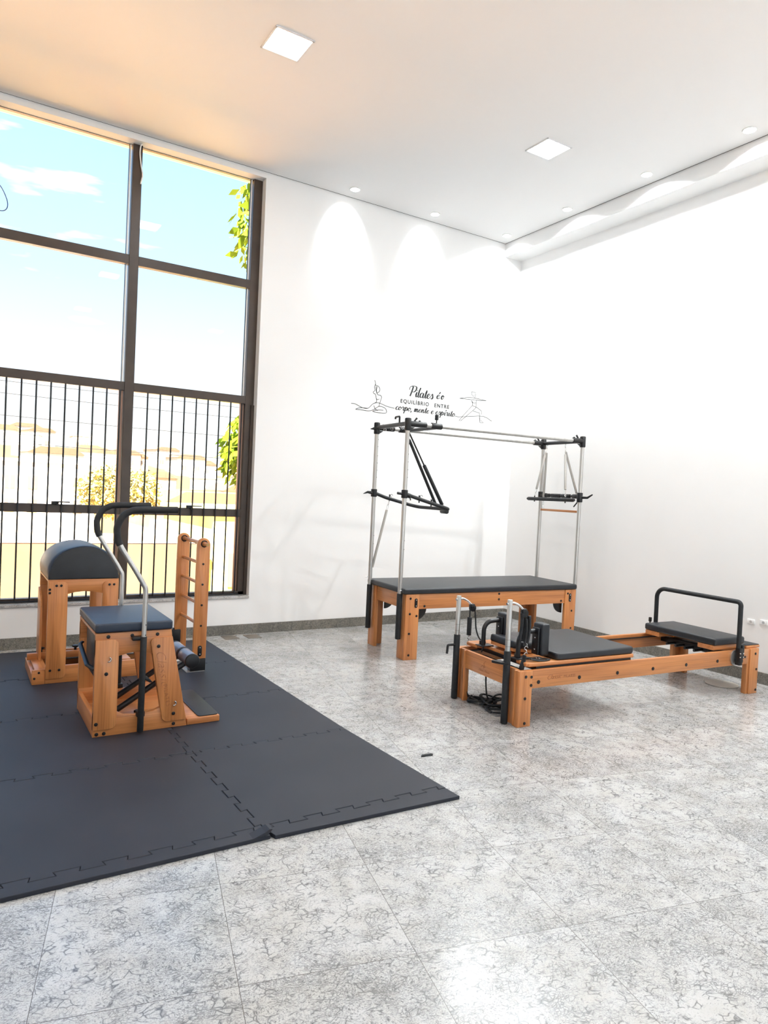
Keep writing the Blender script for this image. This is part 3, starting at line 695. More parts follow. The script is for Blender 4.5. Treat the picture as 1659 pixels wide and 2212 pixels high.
m = MB(); m.tube([(scx + 0.012 * math.cos(a), 0.2, ZT - 0.04 + 0.014 * math.sin(a)) for a in [2 * PI * k / 14 for k in range(14)]], 0.0022, 6, closed=True); m.build('eye_hook', CHROME, cad)
# push-through bar on the left end
ubar = MB().tube(fillet([(-0.03, 0.06, 1.500), (0.20, 0.06, 1.440), (0.455, 0.06, 1.376), (0.455, 0.67, 1.376), (0.10, 0.67, 1.455), (-0.03, 0.67, 1.497)], [0.5, 0.045, 0.10, 0.5], 8), 0.0165, 14).build('push_through_bar', FOAM, cad)
for px, py, z in ((-0.035, 0.06, 1.50), (-0.035, 0.67, 1.497)):
    m = MB(); m.cyl((px, py, z - 0.038), (px, py, z + 0.038), 0.030, 18, 0.006)
    if py > 0.3: m.tube([(px - 0.02, py, z), (px - 0.07, py, z + 0.005), (px - 0.115, py, z - 0.012)], [0.017, 0.012, 0.003], 10)
    else:
        m.cyl((px - 0.02, py, z), (px - 0.075, py, z + 0.006), 0.012, 12, 0.003); m.cyl((px, py, z), (px + 0.06, py, z - 0.018), 0.022, 14, 0.004); m.tube([(px + 0.045, py - 0.02, z - 0.01), (px + 0.05, py - 0.025, z - 0.055)], 0.006, 8)
    m.build('slider_clamp', BLK, cad)
def hook(mb, c, ax='x', r=0.013):
    c = Vector(c)
    mb.tube([c + (Vector((r * math.cos(a), 0, r * math.sin(a))) if ax == 'x' else Vector((0, r * math.cos(a), r * math.sin(a)))) for a in [2 * PI * k / 14 for k in range(12)]], 0.0022, 6)
for (x, y) in ((0.14, 0.67), (0.12, 0.06), (0.29, 0.67), (0.25, 0.06)):
    z = 1.497 - (x + 0.03) * 0.245
    m = MB(); m.cyl((x, y, z - 0.034), (x, y, z + 0.034), 0.0065, 8, 0.002); hook(m, (x + 0.022, y, z + 0.022)); m.build('eye_bolt', BLKM, ubar)
MB().cyl((0.455, 0.10, 1.353), (0.455, 0.20, 1.353), 0.021, 14, 0.004).build('end_clamp', BLK, ubar)
def strap(p0, p1, split, r0, r1, nm='strap_loop'):
    p0, p1 = Vector(p0), Vector(p1); q = p0.lerp(p1, split)
    m = MB(); m.tube([p0, q], r0, 10, flat=0.6); m.cyl(q, p1, r1, 12, 0.003); return m.build(nm, FOAM, cad)
strap((-0.025, 0.070, 2.075), (0.405, 0.115, 1.415), 0.46, 0.0095, 0.0165)
strap((-0.025, 0.105, 2.060), (0.355, 0.14, 1.405), 0.10, 0.010, 0.0135)
m = MB(); hook(m, (0.415, 0.115, 1.40)); hook(m, (-0.025, 0.07, 2.095)); m.build('snap_hook', CHROME, cad)
def spring(p0, p1, cov0, cov1, r=0.0125, chain=True):
    p0, p1 = Vector(p0), Vector(p1)
    s = MB().cyl(p0.lerp(p1, cov0), p0.lerp(p1, cov1), r, 12, 0.003).build('covered_spring', SLEEVE, cad)
    m = MB(); L = (p1 - p0).length
    for a, b in ((0.0, cov0), (cov1, 1.0)):
        n = max(1, int((b - a) * L / 0.035)); ax = (p1 - p0).normalized()
        for k in range(n):
            c0 = p0.lerp(p1, a + (b - a) * (k + 0.0) / n); c1 = p0.lerp(p1, a + (b - a) * (k + 1.0) / n); mid = (c0 + c1) / 2
            side = ax.cross(Vector((0, 1, 0)) if k % 2 else Vector((1, 0, 0))).normalized(); hl = (c1 - c0).length / 2 + 0.003
            m.tube([mid + ax * hl * math.cos(t) + side * 0.008 * math.sin(t) for t in [2 * PI * i / 12 for i in range(12)]], 0.0023, 6, closed=True)
    m.build('snap_hook', CHROME, s); return s
spring((0.139, 0.67, 1.435), (-0.035, 0.68, 0.665), 0.13, 0.87)
m = MB(); m.cyl((-0.09, 0.67, 0.675), (-0.02, 0.67, 0.675), 0.004, 8); m.cyl((-0.05, 0.03, 0.63), (0.0, 0.03, 0.63), 0.005, 8); m.cyl((-0.005, 0.03, 0.615), (-0.005, 0.03, 0.65), 0.006, 8); m.build('eye_bolt', CHROME, cad)
# right end: slider beam, trapeze bar, springs, wooden slat
XE = CL + 0.035
for py in (0.06, 0.67):
    m = MB(); m.cyl((XE, py, 1.50), (XE, py, 1.60), 0.030, 18, 0.006)
    m.cyl((XE, py, 1.56), (XE, py + (0.10 if py < 0.3 else -0.10), 1.56), 0.024, 14, 0.004)
    if py < 0.3: m.tube([(XE + 0.01, py - 0.02, 1.55), (XE + 0.03, py - 0.08, 1.55), (XE + 0.05, py - 0.13, 1.585)], [0.014, 0.012, 0.007], 10); m.tube([(XE - 0.01, py + 0.02, 1.50), (XE - 0.02, py + 0.06, 1.45)], 0.007, 8)
    m.build('slider_clamp', BLK, cad)
MB().cyl((XE, 0.10, 1.56), (XE, 0.64, 1.56), 0.013, 12).build('slider_bar', BLKM, cad)
for a, b in ((0.20, 0.33), (0.35, 0.50), (0.52, 0.58)): MB().cyl((XE, a, 1.56), (XE, b, 1.56), 0.021, 14, 0.004).build('grip', FOAM, cad)
XT = CL - 0.11
tb = MB().tube([(XT, -0.02, 1.520), (XT, 0.0, 1.520), (XT, 0.70, 1.516), (XT, 0.72, 1.516)], [0.012, 0.0195, 0.0195, 0.012], 14).build('trapeze_bar', FOAM, cad)
for y_ in (0.115, 0.60): MB().cyl((XT, y_, 1.485), (XT, y_, 1.55), 0.007, 8, 0.002).build('eye_bolt', BLKM, tb)
spring((XE, 0.317, 2.115), (XT, 0.115, 1.545), 0.20, 0.86)
spring((XE, 0.305, 2.03), (XE, 0.105, 1.585), 0.0, 0.98)
spring((XE, 0.600, 2.115), (XT, 0.60, 1.545), 0.20, 0.86)
spring((XE, 0.61, 2.03), (XE - 0.03, 0.59, 1.42), 0.0, 0.80)
MB().box(XE - 0.009, XE + 0.009, 0.075, 0.655, 1.388, 1.412, 0.003).build('wooden_crossbar', WY, cad)

# ================================================================== REFORMER
A_R = math.radians(-3.7)
ref = thing('reformer', 'low beech reformer with sliding black carriage and black footbar', 'reformer', (3.177, 3.357, 0), A_R)
RL, RW = 2.49, 0.78
for (sx, sy) in ((0, 0), (1, 0), (0, 1), (1, 1)):
    fx = lambda a, b: (a, b) if not sx else (RL - b, RL - a)
    fy = lambda a, b: (a, b) if not sy else (RW - b, RW - a)
    m = MB(); m.box(*fx(0, 0.108), *fy(0, 0.04), 0, 0.372, 0.004)
    if sx: m.box(*fx(0.0, 0.04), *fy(0.0405, 0.11), 0, 0.372, 0.004); m.box(*fx(0.1, 0.13), *fy(0.012, 0.055), 0, 0.372, 0.004)
    else: m.box(*fx(0.0, 0.04), *fy(0.0405, 0.065), 0, 0.372, 0.006); m.box(*fx(0.0, 0.04), *fy(0.13, 0.155), 0, 0.372, 0.004); m.box(*fx(0.02, 0.04), *fy(0.0655, 0.1295), 0.0, 0.372)
    m.build('leg', WZ, ref)
MB().box(0.1085, RL - 0.131, 0.006, 0.036, 0.250, 0.371, 0.003).build('side_rail', WX, ref)
MB().box(0.1085, RL - 0.131, RW - 0.036, RW - 0.006, 0.250, 0.371, 0.003).build('side_rail', WX, ref)
MB().box(0.002, 0.030, 0.1555, RW - 0.1555, 0.245, 0.378, 0.004).build('end_rail', WY, ref)
MB().box(RL - 0.035, RL - 0.008, 0.111, RW - 0.111, 0.25, 0.371, 0.003).build('end_rail', WY, ref)
# metal inner tracks and springs under the carriage
for y_ in (0.038, RW - 0.056): MB().box(0.11, RL - 0.15, y_, y_ + 0.018, 0.338, 0.346).build('track', BLKM, ref)
MB().box(0.0305, 0.16, 0.16, RW - 0.16, 0.325, 0.335).build('well_shade_board', BLK, ref)  # black sheet, shade of the well interior put in as colour
MB().box(0.17, 1.06, 0.042, RW - 0.060, 0.354, 0.3855, 0.003).build('carriage_shade_board', BLK, ref)  # black board added to paint the dark gap below the carriage
for k in range(4):
    y_ = 0.24 + 0.09 * k
    MB().cyl((2.00, y_, 0.330), (2.20, y_, 0.330), 0.011, 10).build('spring_end', BLKM, ref)
MB().box(2.20, 2.235, 0.04, RW - 0.04, 0.295, 0.345, 0.004).build('spring_bar', BLKM, ref)
m = MB(); m.box(2.10, 2.20, 0.20, 0.58, 0.315, 0.365, 0.006); m.build('gear_box', BLK, ref)
caps(ref, [(0.205 + 0.363 * k - 0.04, 0.006, 0.290 + 0.002 * k) for k in range(6)], (0, -1, 0), 0.013)
caps(ref, [(0.052, 0, 0.335), (0.098, 0, 0.33), (0.098, 0, 0.275), (0.052, 0, 0.19), (0.058, 0, 0.025), (RL - 0.045, 0, 0.33), (RL - 0.025, 0, 0.20), (RL - 0.02, 0, 0.03), (RL - 0.17, 0.006, 0.31)], (0, -1, 0), 0.010)
# carriage
car = MB().prism([(0.155, 0.20), (0.095, 0.16), (0.085, 0.045), (0.10, 0.030), (1.07, 0.030), (1.085, 0.045), (1.085, 0.735), (1.07, 0.75), (0.10, 0.75), (0.085, 0.735), (0.095, 0.62), (0.155, 0.58)], 2, 0.386, 0.412, 0.006, 3).build('carriage_board', WX, ref)
# rounded front lip and groove of the board
MB().prism(rrect(0.345, 1.088, 0.035, 0.738, 0.035, 6), 2, 0.4125, 0.462, 0.014, 4).build('carriage_pad', VINYL, ref)
hr = MB().box(0.14, 0.335, 0.25, 0.53, 0.448, 0.502, 0.016, 4, Matrix.Translation((0.24, 0, 0.47)) @ Matrix.Rotation(math.radians(7), 4, 'Y') @ Matrix.Translation((-0.24, 0, -0.47))).build('headrest_pad', VINYL, ref)
MB().prism([(0.145, 0.438), (0.335, 0.414), (0.335, 0.437), (0.145, 0.461)], 1, 0.26, 0.52, 0.003).build('headrest_wedge', WX, ref)
for y_, sgn in ((0.165, 1), (0.575, -1)):
    s = MB().box(0.255, 0.325, y_ - 0.070, y_ + 0.030, 0.435, 0.655, 0.014, 4).build('shoulder_rest', VINYL, ref)
    MB().box(0.238, 0.2545, y_ - 0.05, y_ + 0.015, 0.44, 0.625, 0.003).build('backing_plate', BLKM, s)
    for z in (0.475, 0.555): MB().sphere((0.236, y_ - 0.020, z), 0.005).build('screw', CHROME, s)
    MB().tube(fillet([(0.115, y_ + sgn * 0.005, 0.418), (0.115, y_ + sgn * 0.005, 0.592), (0.252, y_ - 0.01, 0.60)], 0.085, 10), 0.0165, 14).build('rest_arm', BLKM, s)
    MB().box(0.08, 0.19, y_ - 0.035, y_ + 0.045, 0.4125, 0.419, 0.002).build('base_plate', BLKM, s)
    MB().cyl((0.12, y_ + 0.035, 0.419), (0.12, y_ + 0.035, 0.445), 0.010, 10, 0.003).build('knob', BLK, s)
# pulley posts at the left end
for y_, zt, zj in ((0.103, 0.832, 0.490), (0.700, 0.768, 0.480)):
    post = MB().cyl((-0.030, y_, 0.20), (-0.030, y_, zt), 0.0175, 20, 0.002).build('pulley_post', STEEL, ref)
    MB().cyl((-0.030, y_, 0.004), (-0.030, y_, zj), 0.0235, 20, 0.004).build('post_sleeve', FOAM, post)
    m = MB()
    for z in (zj + 0.03, zj + 0.075): m.cyl((-0.030, y_, z), (-0.030, y_, z + 0.0015), 0.0178, 20)
    m.build('index_mark', BLK, post)
    # curved steel arm with a pulley
    zz = zt - 0.028
    arm = MB().tube(spline([(-0.055, y_ + 0.0, zz), (-0.03, y_, zz + 0.003), (0.01, y_ + 0.005, zz + 0.004), (0.05, y_, zz - 0.014), (0.085, y_ - 0.005, zz - 0.045)], 5), 0.0085, 10).build('pulley_arm', CHROME, post)
    m = MB(); m.cyl((0.095, y_ - 0.016, zz - 0.068), (0.095, y_ + 0.010, zz - 0.068), 0.027, 20, 0.005); m.box(0.07, 0.105, y_ - 0.02, y_ + 0.014, zz - 0.07, zz - 0.035, 0.006); m.build('pulley', BLK, post)
# hand levers on the posts
m = MB(); m.tube(fillet([(-0.03, 0.700, 0.405), (-0.115, 0.69, 0.408), (-0.120, 0.69, 0.345)], 0.01), 0.009, 8); m.build('post_clamp_lever', BLK, ref)
m = MB(); m.prism([(v.x, v.y) for v in spline([(-0.03, 0.08, 0), (-0.06, 0.10, 0), (-0.10, 0.165, 0), (-0.09, 0.185, 0), (-0.06, 0.175, 0), (-0.03, 0.14, 0)], 4, True)], 2, 0.398, 0.416, 0.005); m.build('post_clamp_lever', BLK, ref)
# ropes, handles
r1 = MB().tube(spline([(0.088, 0.69, 0.672), (0.110, 0.69, 0.66), (0.118, 0.685, 0.60), (0.12, 0.675, 0.52), (0.135, 0.655, 0.455), (0.155, 0.63, 0.430), (0.14, 0.58, 0.44), (0.11, 0.555, 0.415), (0.095, 0.56, 0.37)], 6), 0.0055, 8).build('rope', BLK, ref)
MB().cyl((0.068, 0.69, 0.69), (0.068, 0.69, 0.60), 0.006, 8).build('rope', BLK, ref)
h1 = MB().cyl((0.068, 0.69, 0.605), (0.068, 0.69, 0.470), 0.0175, 14, 0.003).build('rope_handle', FOAM, ref)
m = MB(); hook(m, (0.07, 0.69, 0.45)); hook(m, (0.075, 0.69, 0.43)); m.build('snap_hook', CHROME, h1)
for dx, dy, z0, z1, r in ((0.075, 0.0, 0.74, 0.56, 0.013), (0.11, 0.01, 0.745, 0.545, 0.019), (0.10, -0.02, 0.70, 0.52, 0.009), (0.13, -0.012, 0.72, 0.53, 0.011)):
    MB().tube(spline([(dx, 0.10 + dy, z0), (dx + 0.004, 0.10 + dy, (z0 + z1) / 2), (dx - 0.01, 0.10 + dy, z1)], 5), r, 10).build('hand_strap', FOAM, ref)
m = MB()
for k in range(4): hook(m, (0.11 + 0.006 * (k % 2), 0.09, 0.525 - 0.022 * k), 'x' if k % 2 else 'y', 0.014)
m.build('snap_hook', CHROME, ref)
MB().tube(spline([(0.105, 0.09, 0.455), (0.10, 0.09, 0.42), (0.085, 0.09, 0.37), (0.085, 0.09, 0.335)], 5), [0.016, 0.017, 0.018, 0.018, 0.018, 0.019, 0.020, 0.021, 0.022, 0.022, 0.023, 0.023, 0.024, 0.024, 0.024, 0.024], 10, flat=0.55).build('hand_strap', FOAM, ref)
MB().tube(spline([(0.115, 0.10, 0.44), (0.17, 0.085, 0.425), (0.24, 0.075, 0.417), (0.29, 0.06, 0.416), (0.30, 0.10, 0.416), (0.25, 0.12, 0.417), (0.18, 0.12, 0.425), (0.12, 0.11, 0.44)], 5), 0.0095, 8, flat=0.4).build('hand_strap', FOAM, ref)
MB().tube(spline([(0.14, 0.07, 0.43), (0.2, 0.055, 0.4175), (0.26, 0.05, 0.4175), (0.31, 0.07, 0.4175)], 5), 0.0085, 8, flat=0.5).build('hand_strap', FOAM, ref)
m = MB(); m.tube([(0.235 + 0.022 * math.cos(a), 0.095 + 0.016 * math.sin(a), 0.4265) for a in [2 * PI * k / 16 for k in range(16)]], 0.0022, 6, closed=True); m.build('buckle', CHROME, ref)
# footbar and jump pad (box) on the right
fb = MB().tube(fillet([(2.185, -0.028, 0.272), (2.180, -0.028, 0.700), (2.180, -0.028, 0.765), (2.180, RW + 0.012, 0.765), (2.185, RW + 0.012, 0.30)], [2, 0.085, 0.085], 10), 0.0185, 16).build('footbar', FOAM, ref)
m = MB(); m.box(2.165, 2.205, -0.055, -0.012, 0.262, 0.40, 0.006); m.box(2.20, 2.232, -0.050, -0.015, 0.31, 0.425, 0.01); m.cyl((2.185, -0.06, 0.30), (2.185, -0.01, 0.30), 0.020, 14, 0.003); m.build('footbar_bracket', BLK, fb)
m = MB(); m.box(2.165, 2.205, RW + 0.0, RW + 0.035, 0.262, 0.40, 0.006); m.cyl((2.12, RW + 0.02, 0.46), (2.12, RW + 0.02, 0.50), 0.014, 12, 0.005); m.cyl((2.12, RW + 0.02, 0.40), (2.12, RW + 0.02, 0.47), 0.006, 8); m.build('footbar_bracket', BLK, fb)
m = MB()
for z in (0.33, 0.36): m.cyl((2.205, -0.052, z), (2.205, -0.060, z), 0.006, 10); m.cyl((2.170, -0.052, z), (2.170, -0.058, z), 0.005, 10)
m.build('bolt', CHROME, fb)
MB().prism([(2.13 + 0.055 + 0.055 * math.cos(a), 0.315 + 0.062 * math.sin(a)) for a in [2 * PI * k / 28 for k in range(28)]], 1, -0.004, 0.0055).build('side_plate', STEEL, ref)
MB().box(1.975, 2.345, 0.030, 0.735, 0.412, 0.470, 0.017, 4).build('foot_end_pad', VINYL, ref)
for a, b in ((0.05, 0.20), (0.58, 0.73)): MB().box(1.985, 2.29, a, b, 0.372, 0.4115, 0.006).build('pad_block', WX, ref)
MB().box(2.35, RL + 0.035, 0.02, RW - 0.02, 0.3725, 0.394, 0.005).build('end_platform', WY, ref)
MB().box(2.355, RL + 0.03, 0.025, RW - 0.025, 0.3942, 0.400, 0.002).build('platform_pad', VINYL, ref)
# engraved marks
m = MB(); add_text(m, 'Classic', 0.046, XZ(0.235, 0.0054, 0.300), shear=0.45, offset=-0.0006); add_text(m, 'PILATES', 0.026, XZ(0.385, 0.0054, 0.302), shear=0.1, spacing=1.2); m.build('engraved_lettering', ENGR, ref, smooth=False)
EM = Matrix.Translation((0.0016, 0.40, 0.285)) @ Matrix.Rotation(-PI / 2, 4, 'Z') @ Matrix.Rotation(PI / 2, 4, 'X')
m = MB(); add_text(m, 'Classic Pilates', 0.022, EM @ Matrix.Translation((-0.055, -0.012, 0)), shear=0.3, offset=-0.0004)
for pts in ([(0.0, 0.012), (0.012, 0.030), (0.002, 0.048), (0.018, 0.062)], [(-0.03, 0.016), (-0.012, 0.03), (0.01, 0.02), (0.03, 0.03)], [(0.018, 0.062), (0.024, 0.068)]):
    bb = MB(); ribbon(bb, [(v.x, v.y) for v in spline([(a, c, 0) for a, c in pts], 5)], 0.0022)
    me = bpy.data.meshes.new('t'); bb.bm.to_mesh(me); bb.bm.free(); b2 = bmesh.new(); b2.from_mesh(me); bpy.data.meshes.remove(me)
    m.add(b2, Matrix.Translation((0.0016, 0.40, 0.285)) @ Matrix.Rotation(-PI / 2, 4, 'Z'))
m.build('engraved_logo', ENGR, ref, smooth=False)

# heap of black straps on the floor under the reformer's end
rp_ = thing('strap_heap', 'tangled black straps and cords on the floor under the left end of the reformer', 'straps', (3.31, 3.86, 0), A_R)
random.seed(3)
m = MB(); m.tube(spline([(0.01, 0.0, 0.245), (0.013, 0.0, 0.15), (0.022, -0.01, 0.06), (0.05, -0.02, 0.02), (0.09, -0.04, 0.012)], 6), 0.006, 8); m.build('cord', BLK, rp_)
m = MB(); m.tube(spline([(0.03, -0.02, 0.015), (0.06, -0.06, 0.075), (0.10, -0.10, 0.085), (0.13, -0.14, 0.05), (0.15, -0.17, 0.015)], 6), 0.006, 8); m.build('cord', BLK, rp_)
m = MB(); m.tube(spline([(-0.075, 0.145, 0.26), (-0.078, 0.145, 0.16), (-0.07, 0.14, 0.07), (-0.05, 0.12, 0.025), (0.0, 0.07, 0.018), (0.06, 0.02, 0.014)], 6), 0.026, 10, flat=0.35); m.build('strap', FOAM, rp_)
for k in range(9):
    a0 = random.uniform(0, 6.28); cx, cy = random.uniform(-0.04, 0.07), random.uniform(-0.20, 0.06); L = random.uniform(0.05, 0.12); z = 0.008 + 0.004 * k
    pts = [(cx + L * math.cos(a0 + t * 1.15) * (1 - 0.12 * t), cy + L * 0.75 * math.sin(a0 + t * 1.1), z + 0.012 * math.sin(t * 2.1 + k) * (k % 3 > 0) + 0.004) for t in range(6)]
    MB().tube(spline(pts, 6), 0.013 if k % 2 else 0.007, 8, flat=0.45 if k % 2 else None).build('strap', FOAM, rp_)

# ================================================================== CHAIR
ch = thing('pilates_chair', 'low beech exercise chair with slate padded seat, curved steel handles and foot step', 'exercise chair', (0.702, 4.2, 0.020), 0)
# local: x 0..0.54, y 0..0.59, z 0..
def side_panel(y0, y1, outer):
    """side frame: top rail, bottom rail, straight leg, slanted leg"""
    t0, t1 = (y0, y1)
    top = [(0.0, 0.600), (0.428, 0.600), (0.434, 0.545)] + [(0.434 - 0.434 * k / 10, 0.545 + (0.4645 - 0.545) * (1 if 0 < k < 10 else 1)) for k in ()]
    arch = [(0.31, 0.462), (0.26, 0.474), (0.22, 0.478), (0.18, 0.474), (0.13, 0.462)]
    MB().prism([(0.0, 0.600), (0.428, 0.600), (0.445, 0.462)] + arch + [(0.0, 0.462)], 1, t0, t1, 0.002).build('top_rail', WX, ch)
    la = [(0.127, 0.135), (0.17, 0.112), (0.23, 0.103), (0.28, 0.105), (0.34, 0.117), (0.385, 0.135)]
    MB().prism([(0.0, 0.0), (0.542, 0.0), (0.520, 0.112), (0.515, 0.135)] + la[::-1] + [(0.0, 0.135)], 1, t0, t1, 0.002).build('bottom_rail', WX, ch)
    o0, o1 = (t0 - 0.010, t1 - 0.002) if outer < 0 else (t0 + 0.002, t1 + 0.010)
    MB().prism(rrect(0.0, 0.128, 0.042, 0.562, 0.035, 6, (0, 1, 1, 0)), 1, o0, o1, 0.002).build('leg', WZ, ch)
    # slanted leg with rounded inner corners
    P = [(0.392, 0.042), (0.534, 0.042), (0.434, 0.556), (0.302, 0.556)]
    pl = [Vector((p[0], p[1], 0)) for p in P]
    q = fillet([((P[0][0] + P[1][0]) / 2, 0.042, 0), pl[0], pl[3], ((P[2][0] + P[3][0]) / 2, 0.556, 0)], 0.035, 6)
    MB().prism([(v.x, v.y) for v in q] + [(P[2][0], P[2][1]), (P[1][0], P[1][1])], 1, o0, o1, 0.002).build('leg', WZ, ch)
side_panel(0.0, 0.028, -1); side_panel(0.562, 0.590, 1)
caps(ch, [(0.068, 0.0, 0.578), (0.20, 0, 0.578), (0.345, 0, 0.576), (0.010 + 0.012, 0.0, 0.016), (0.062, 0, 0.016), (0.265, 0, 0.018), (0.460, 0, 0.022)], (0, -1, 0), 0.0105)
caps(ch, [(0.062, -0.010, 0.365), (0.016, -0.010, 0.078), (0.352, -0.010, 0.505), (0.455, -0.010, 0.088)], (0, -1, 0), 0.0105)
for x, z in ((0.072, 0.448), (0.455, 0.150)):
    m = MB(); m.tube([(x + 0.013 * math.cos(a), -0.014, z + 0.013 * math.sin(a)) for a in [-1.9 + 0.35 * k for k in range(10)]], 0.0042, 8); m.build('pin_handle', CHROME, ch)
MB().box(0.0, 0.026, 0.0285, 0.5615, 0.0, 0.112, 0.003).build('back_board', WY, ch)
MB().box(0.0265, 0.745, 0.0285, 0.5615, 0.004, 0.036, 0.004).build('base_board', WX, ch)
MB().box(0.5435, 0.748, 0.0, 0.590, 0.0, 0.038, 0.004).build('step_board', WX, ch)
MB().prism(rrect(0.615, 0.745, 0.012, 0.585, 0.022), 2, 0.0382, 0.0445, 0.002).build('step_pad', VINYL, ch)
MB().box(0.0, 0.426, 0.03, 0.56, 0.585, 0.6015).build('seat_board', WX, ch)
MB().prism(rrect(-0.004, 0.434, -0.012, 0.602, 0.018), 2, 0.602, 0.656, 0.012, 4).build('seat_pad', VINYLB, ch)
tubepts = [(0.257, 0.571), (0.258, 0.76), (0.257, 0.850), (0.243, 0.884), (0.200, 0.958), (0.106, 1.112), (0.088, 1.177), (0.089, 1.221), (0.116, 1.276), (0.156, 1.304), (0.209, 1.316), (0.424, 1.321)]
for yy in (-0.040, 0.630):
    low = MB().cyl((0.256, yy, 0.012), (0.257, yy, 0.575), 0.0185, 18, 0.003).build('lower_sleeve', FOAM, ch)
    sp = spline([(x, yy, z) for x, z in tubepts], 6)
    steel = [p for p in sp if p.z <= 1.113 and p.x > 0.10]; k = max(i for i, p in enumerate(sp) if p.z <= 1.113)
    MB().tube([Vector((0.257, yy, 0.45))] + sp[:k + 1], 0.0145, 16).build('steel_handle', STEEL, ch)
    MB().tube(sp[k:], 0.0195, 16).build('handle_grip', FOAM, ch)
    m = MB()
    for z in (0.585, 0.645): m.cyl((0.264, yy - 0.0135, z), (0.264, yy - 0.0148, z), 0.0035, 8)
    m.build('adjustment_hole', BLK, ch)
    y1 = 0.0 if yy < 0 else 0.59
    m = MB(); m.box(0.195, 0.257, min(y1, yy), max(y1, yy), 0.553, 0.575, 0.003); m.box(0.235, 0.28, min(y1, yy), max(y1, yy), 0.10, 0.13, 0.003); m.build('tube_bracket', BLK, ch)
MB().prism([(0.262, 0.345), (0.285, 0.338), (0.318, 0.300), (0.30, 0.30), (0.262, 0.325)], 1, -0.048, -0.034, 0.002).build('clamp_lever', BLK, ch)
# pedals: two arms, two roller pads
for y0, y1, ya in ((0.095, 0.292, 0.20), (0.300, 0.495, 0.40)):
    pd_ = MB().tube([(0.10, ya - 0.02, 0.050), (0.575, ya - 0.02, 0.345)], 0.0180, 12).build('pedal_arm', BLKM, ch)
    MB().cyl((0.590, y0 + 0.012, 0.370), (0.590, y1 - 0.012, 0.370), 0.044, 22, 0.006).build('pedal_roller', ROLL, ch)
    for q in (y0, y1): MB().cyl((0.590, q - 0.008 if q == y0 else q - 0.016, 0.370), (0.590, q + 0.016 if q == y0 else q + 0.008, 0.370), 0.046, 22, 0.008).build('roller_cap', BLK, ch)
for y_ in (0.20, 0.27, 0.34): MB().cyl((0.075, y_, 0.12), (0.075, y_, 0.59), 0.016, 12, 0.003).build('coil_spring', BLKM, ch)
MB().box(0.030, 0.045, 0.10, 0.50, 0.30, 0.58, 0.003).build('spring_plate', BLK, ch)
MB().tube(fillet([(-0.006, 0.42, 0.468), (-0.022, 0.40, 0.46), (-0.022, 0.12, 0.395), (0.01, 0.06, 0.38)], 0.02), 0.013, 10, flat=0.5).build('spring_bracket', BLKM, ch)
MB().cyl((0.05, 0.029, 0.33), (0.05, 0.561, 0.33), 0.010, 12).build('axle', STEEL, ch)
MB().cyl((0.30, 0.25, 0.0365), (0.30, 0.25, 0.052), 0.02, 4, 0.002).build('wedge_stop', BLK, ch)
# engraved writing running down the slanted leg
TL = Matrix.Translation((0.345, -0.0106, 0.480)) @ Matrix.Rotation(math.radians(79), 4, 'Y') @ Matrix.Rotation(PI / 2, 4, 'X')
m = MB(); add_text(m, 'Classic', 0.080, TL @ Matrix.Translation((0, -0.01, 0)), shear=0.4, offset=-0.0026); add_text(m, 'PILATES', 0.034, TL @ Matrix.Translation((0.215, 0.0, 0)), offset=-0.0008, spacing=1.2); m.build('engraved_lettering', ENGR, ch, smooth=False)

# ================================================================== LADDER BARREL
lb = thing('ladder_barrel', 'beech ladder barrel with black dome pad and wooden rung ladder by the window', 'ladder barrel', (0.578, 5.44, 0.020), 0)
def bleg(x0, x1, z1, y0, y1, cor): return MB().prism(rrect(x0, x1, 0.035, z1, 0.032, 6, cor), 1, y0, y1, 0.002)
for s, (ya, yb, oa, ob) in enumerate(((0.0, 0.026, -0.008, 0.022), (0.524, 0.550, 0.528, 0.558))):
    MB().prism([(0.0, 0.748), (0.478, 0.748), (0.478, 0.642), (0.368, 0.642), (0.30, 0.655), (0.24, 0.660), (0.18, 0.655), (0.130, 0.642), (0.0, 0.642)], 1, ya, yb, 0.002).build('top_rail', WX, lb)
    bleg(0.002, 0.131, 0.732, oa, ob, (0, 1, 1, 0)).build('leg', WZ, lb); bleg(0.367, 0.478, 0.732, oa, ob, (1, 0, 0, 1)).build('leg', WZ, lb)
    MB().box(0.0, 0.66 if s == 0 else 1.02, ya, yb, 0.0, 0.124, 0.003).build('base_rail', WX, lb)
# left side panel with a curved top, toward the window
MB().prism([(0.30, 0.10), (0.49, 0.10), (0.49, 0.632), (0.44, 0.626), (0.38, 0.598), (0.33, 0.560), (0.30, 0.50)][::1], 0, -0.016, 0.0, 0.002).build('side_panel', WZ, lb)
MB().box(0.0, 0.478, 0.0265, 0.5235, 0.735, 0.7475).build('top_board', WX, lb)
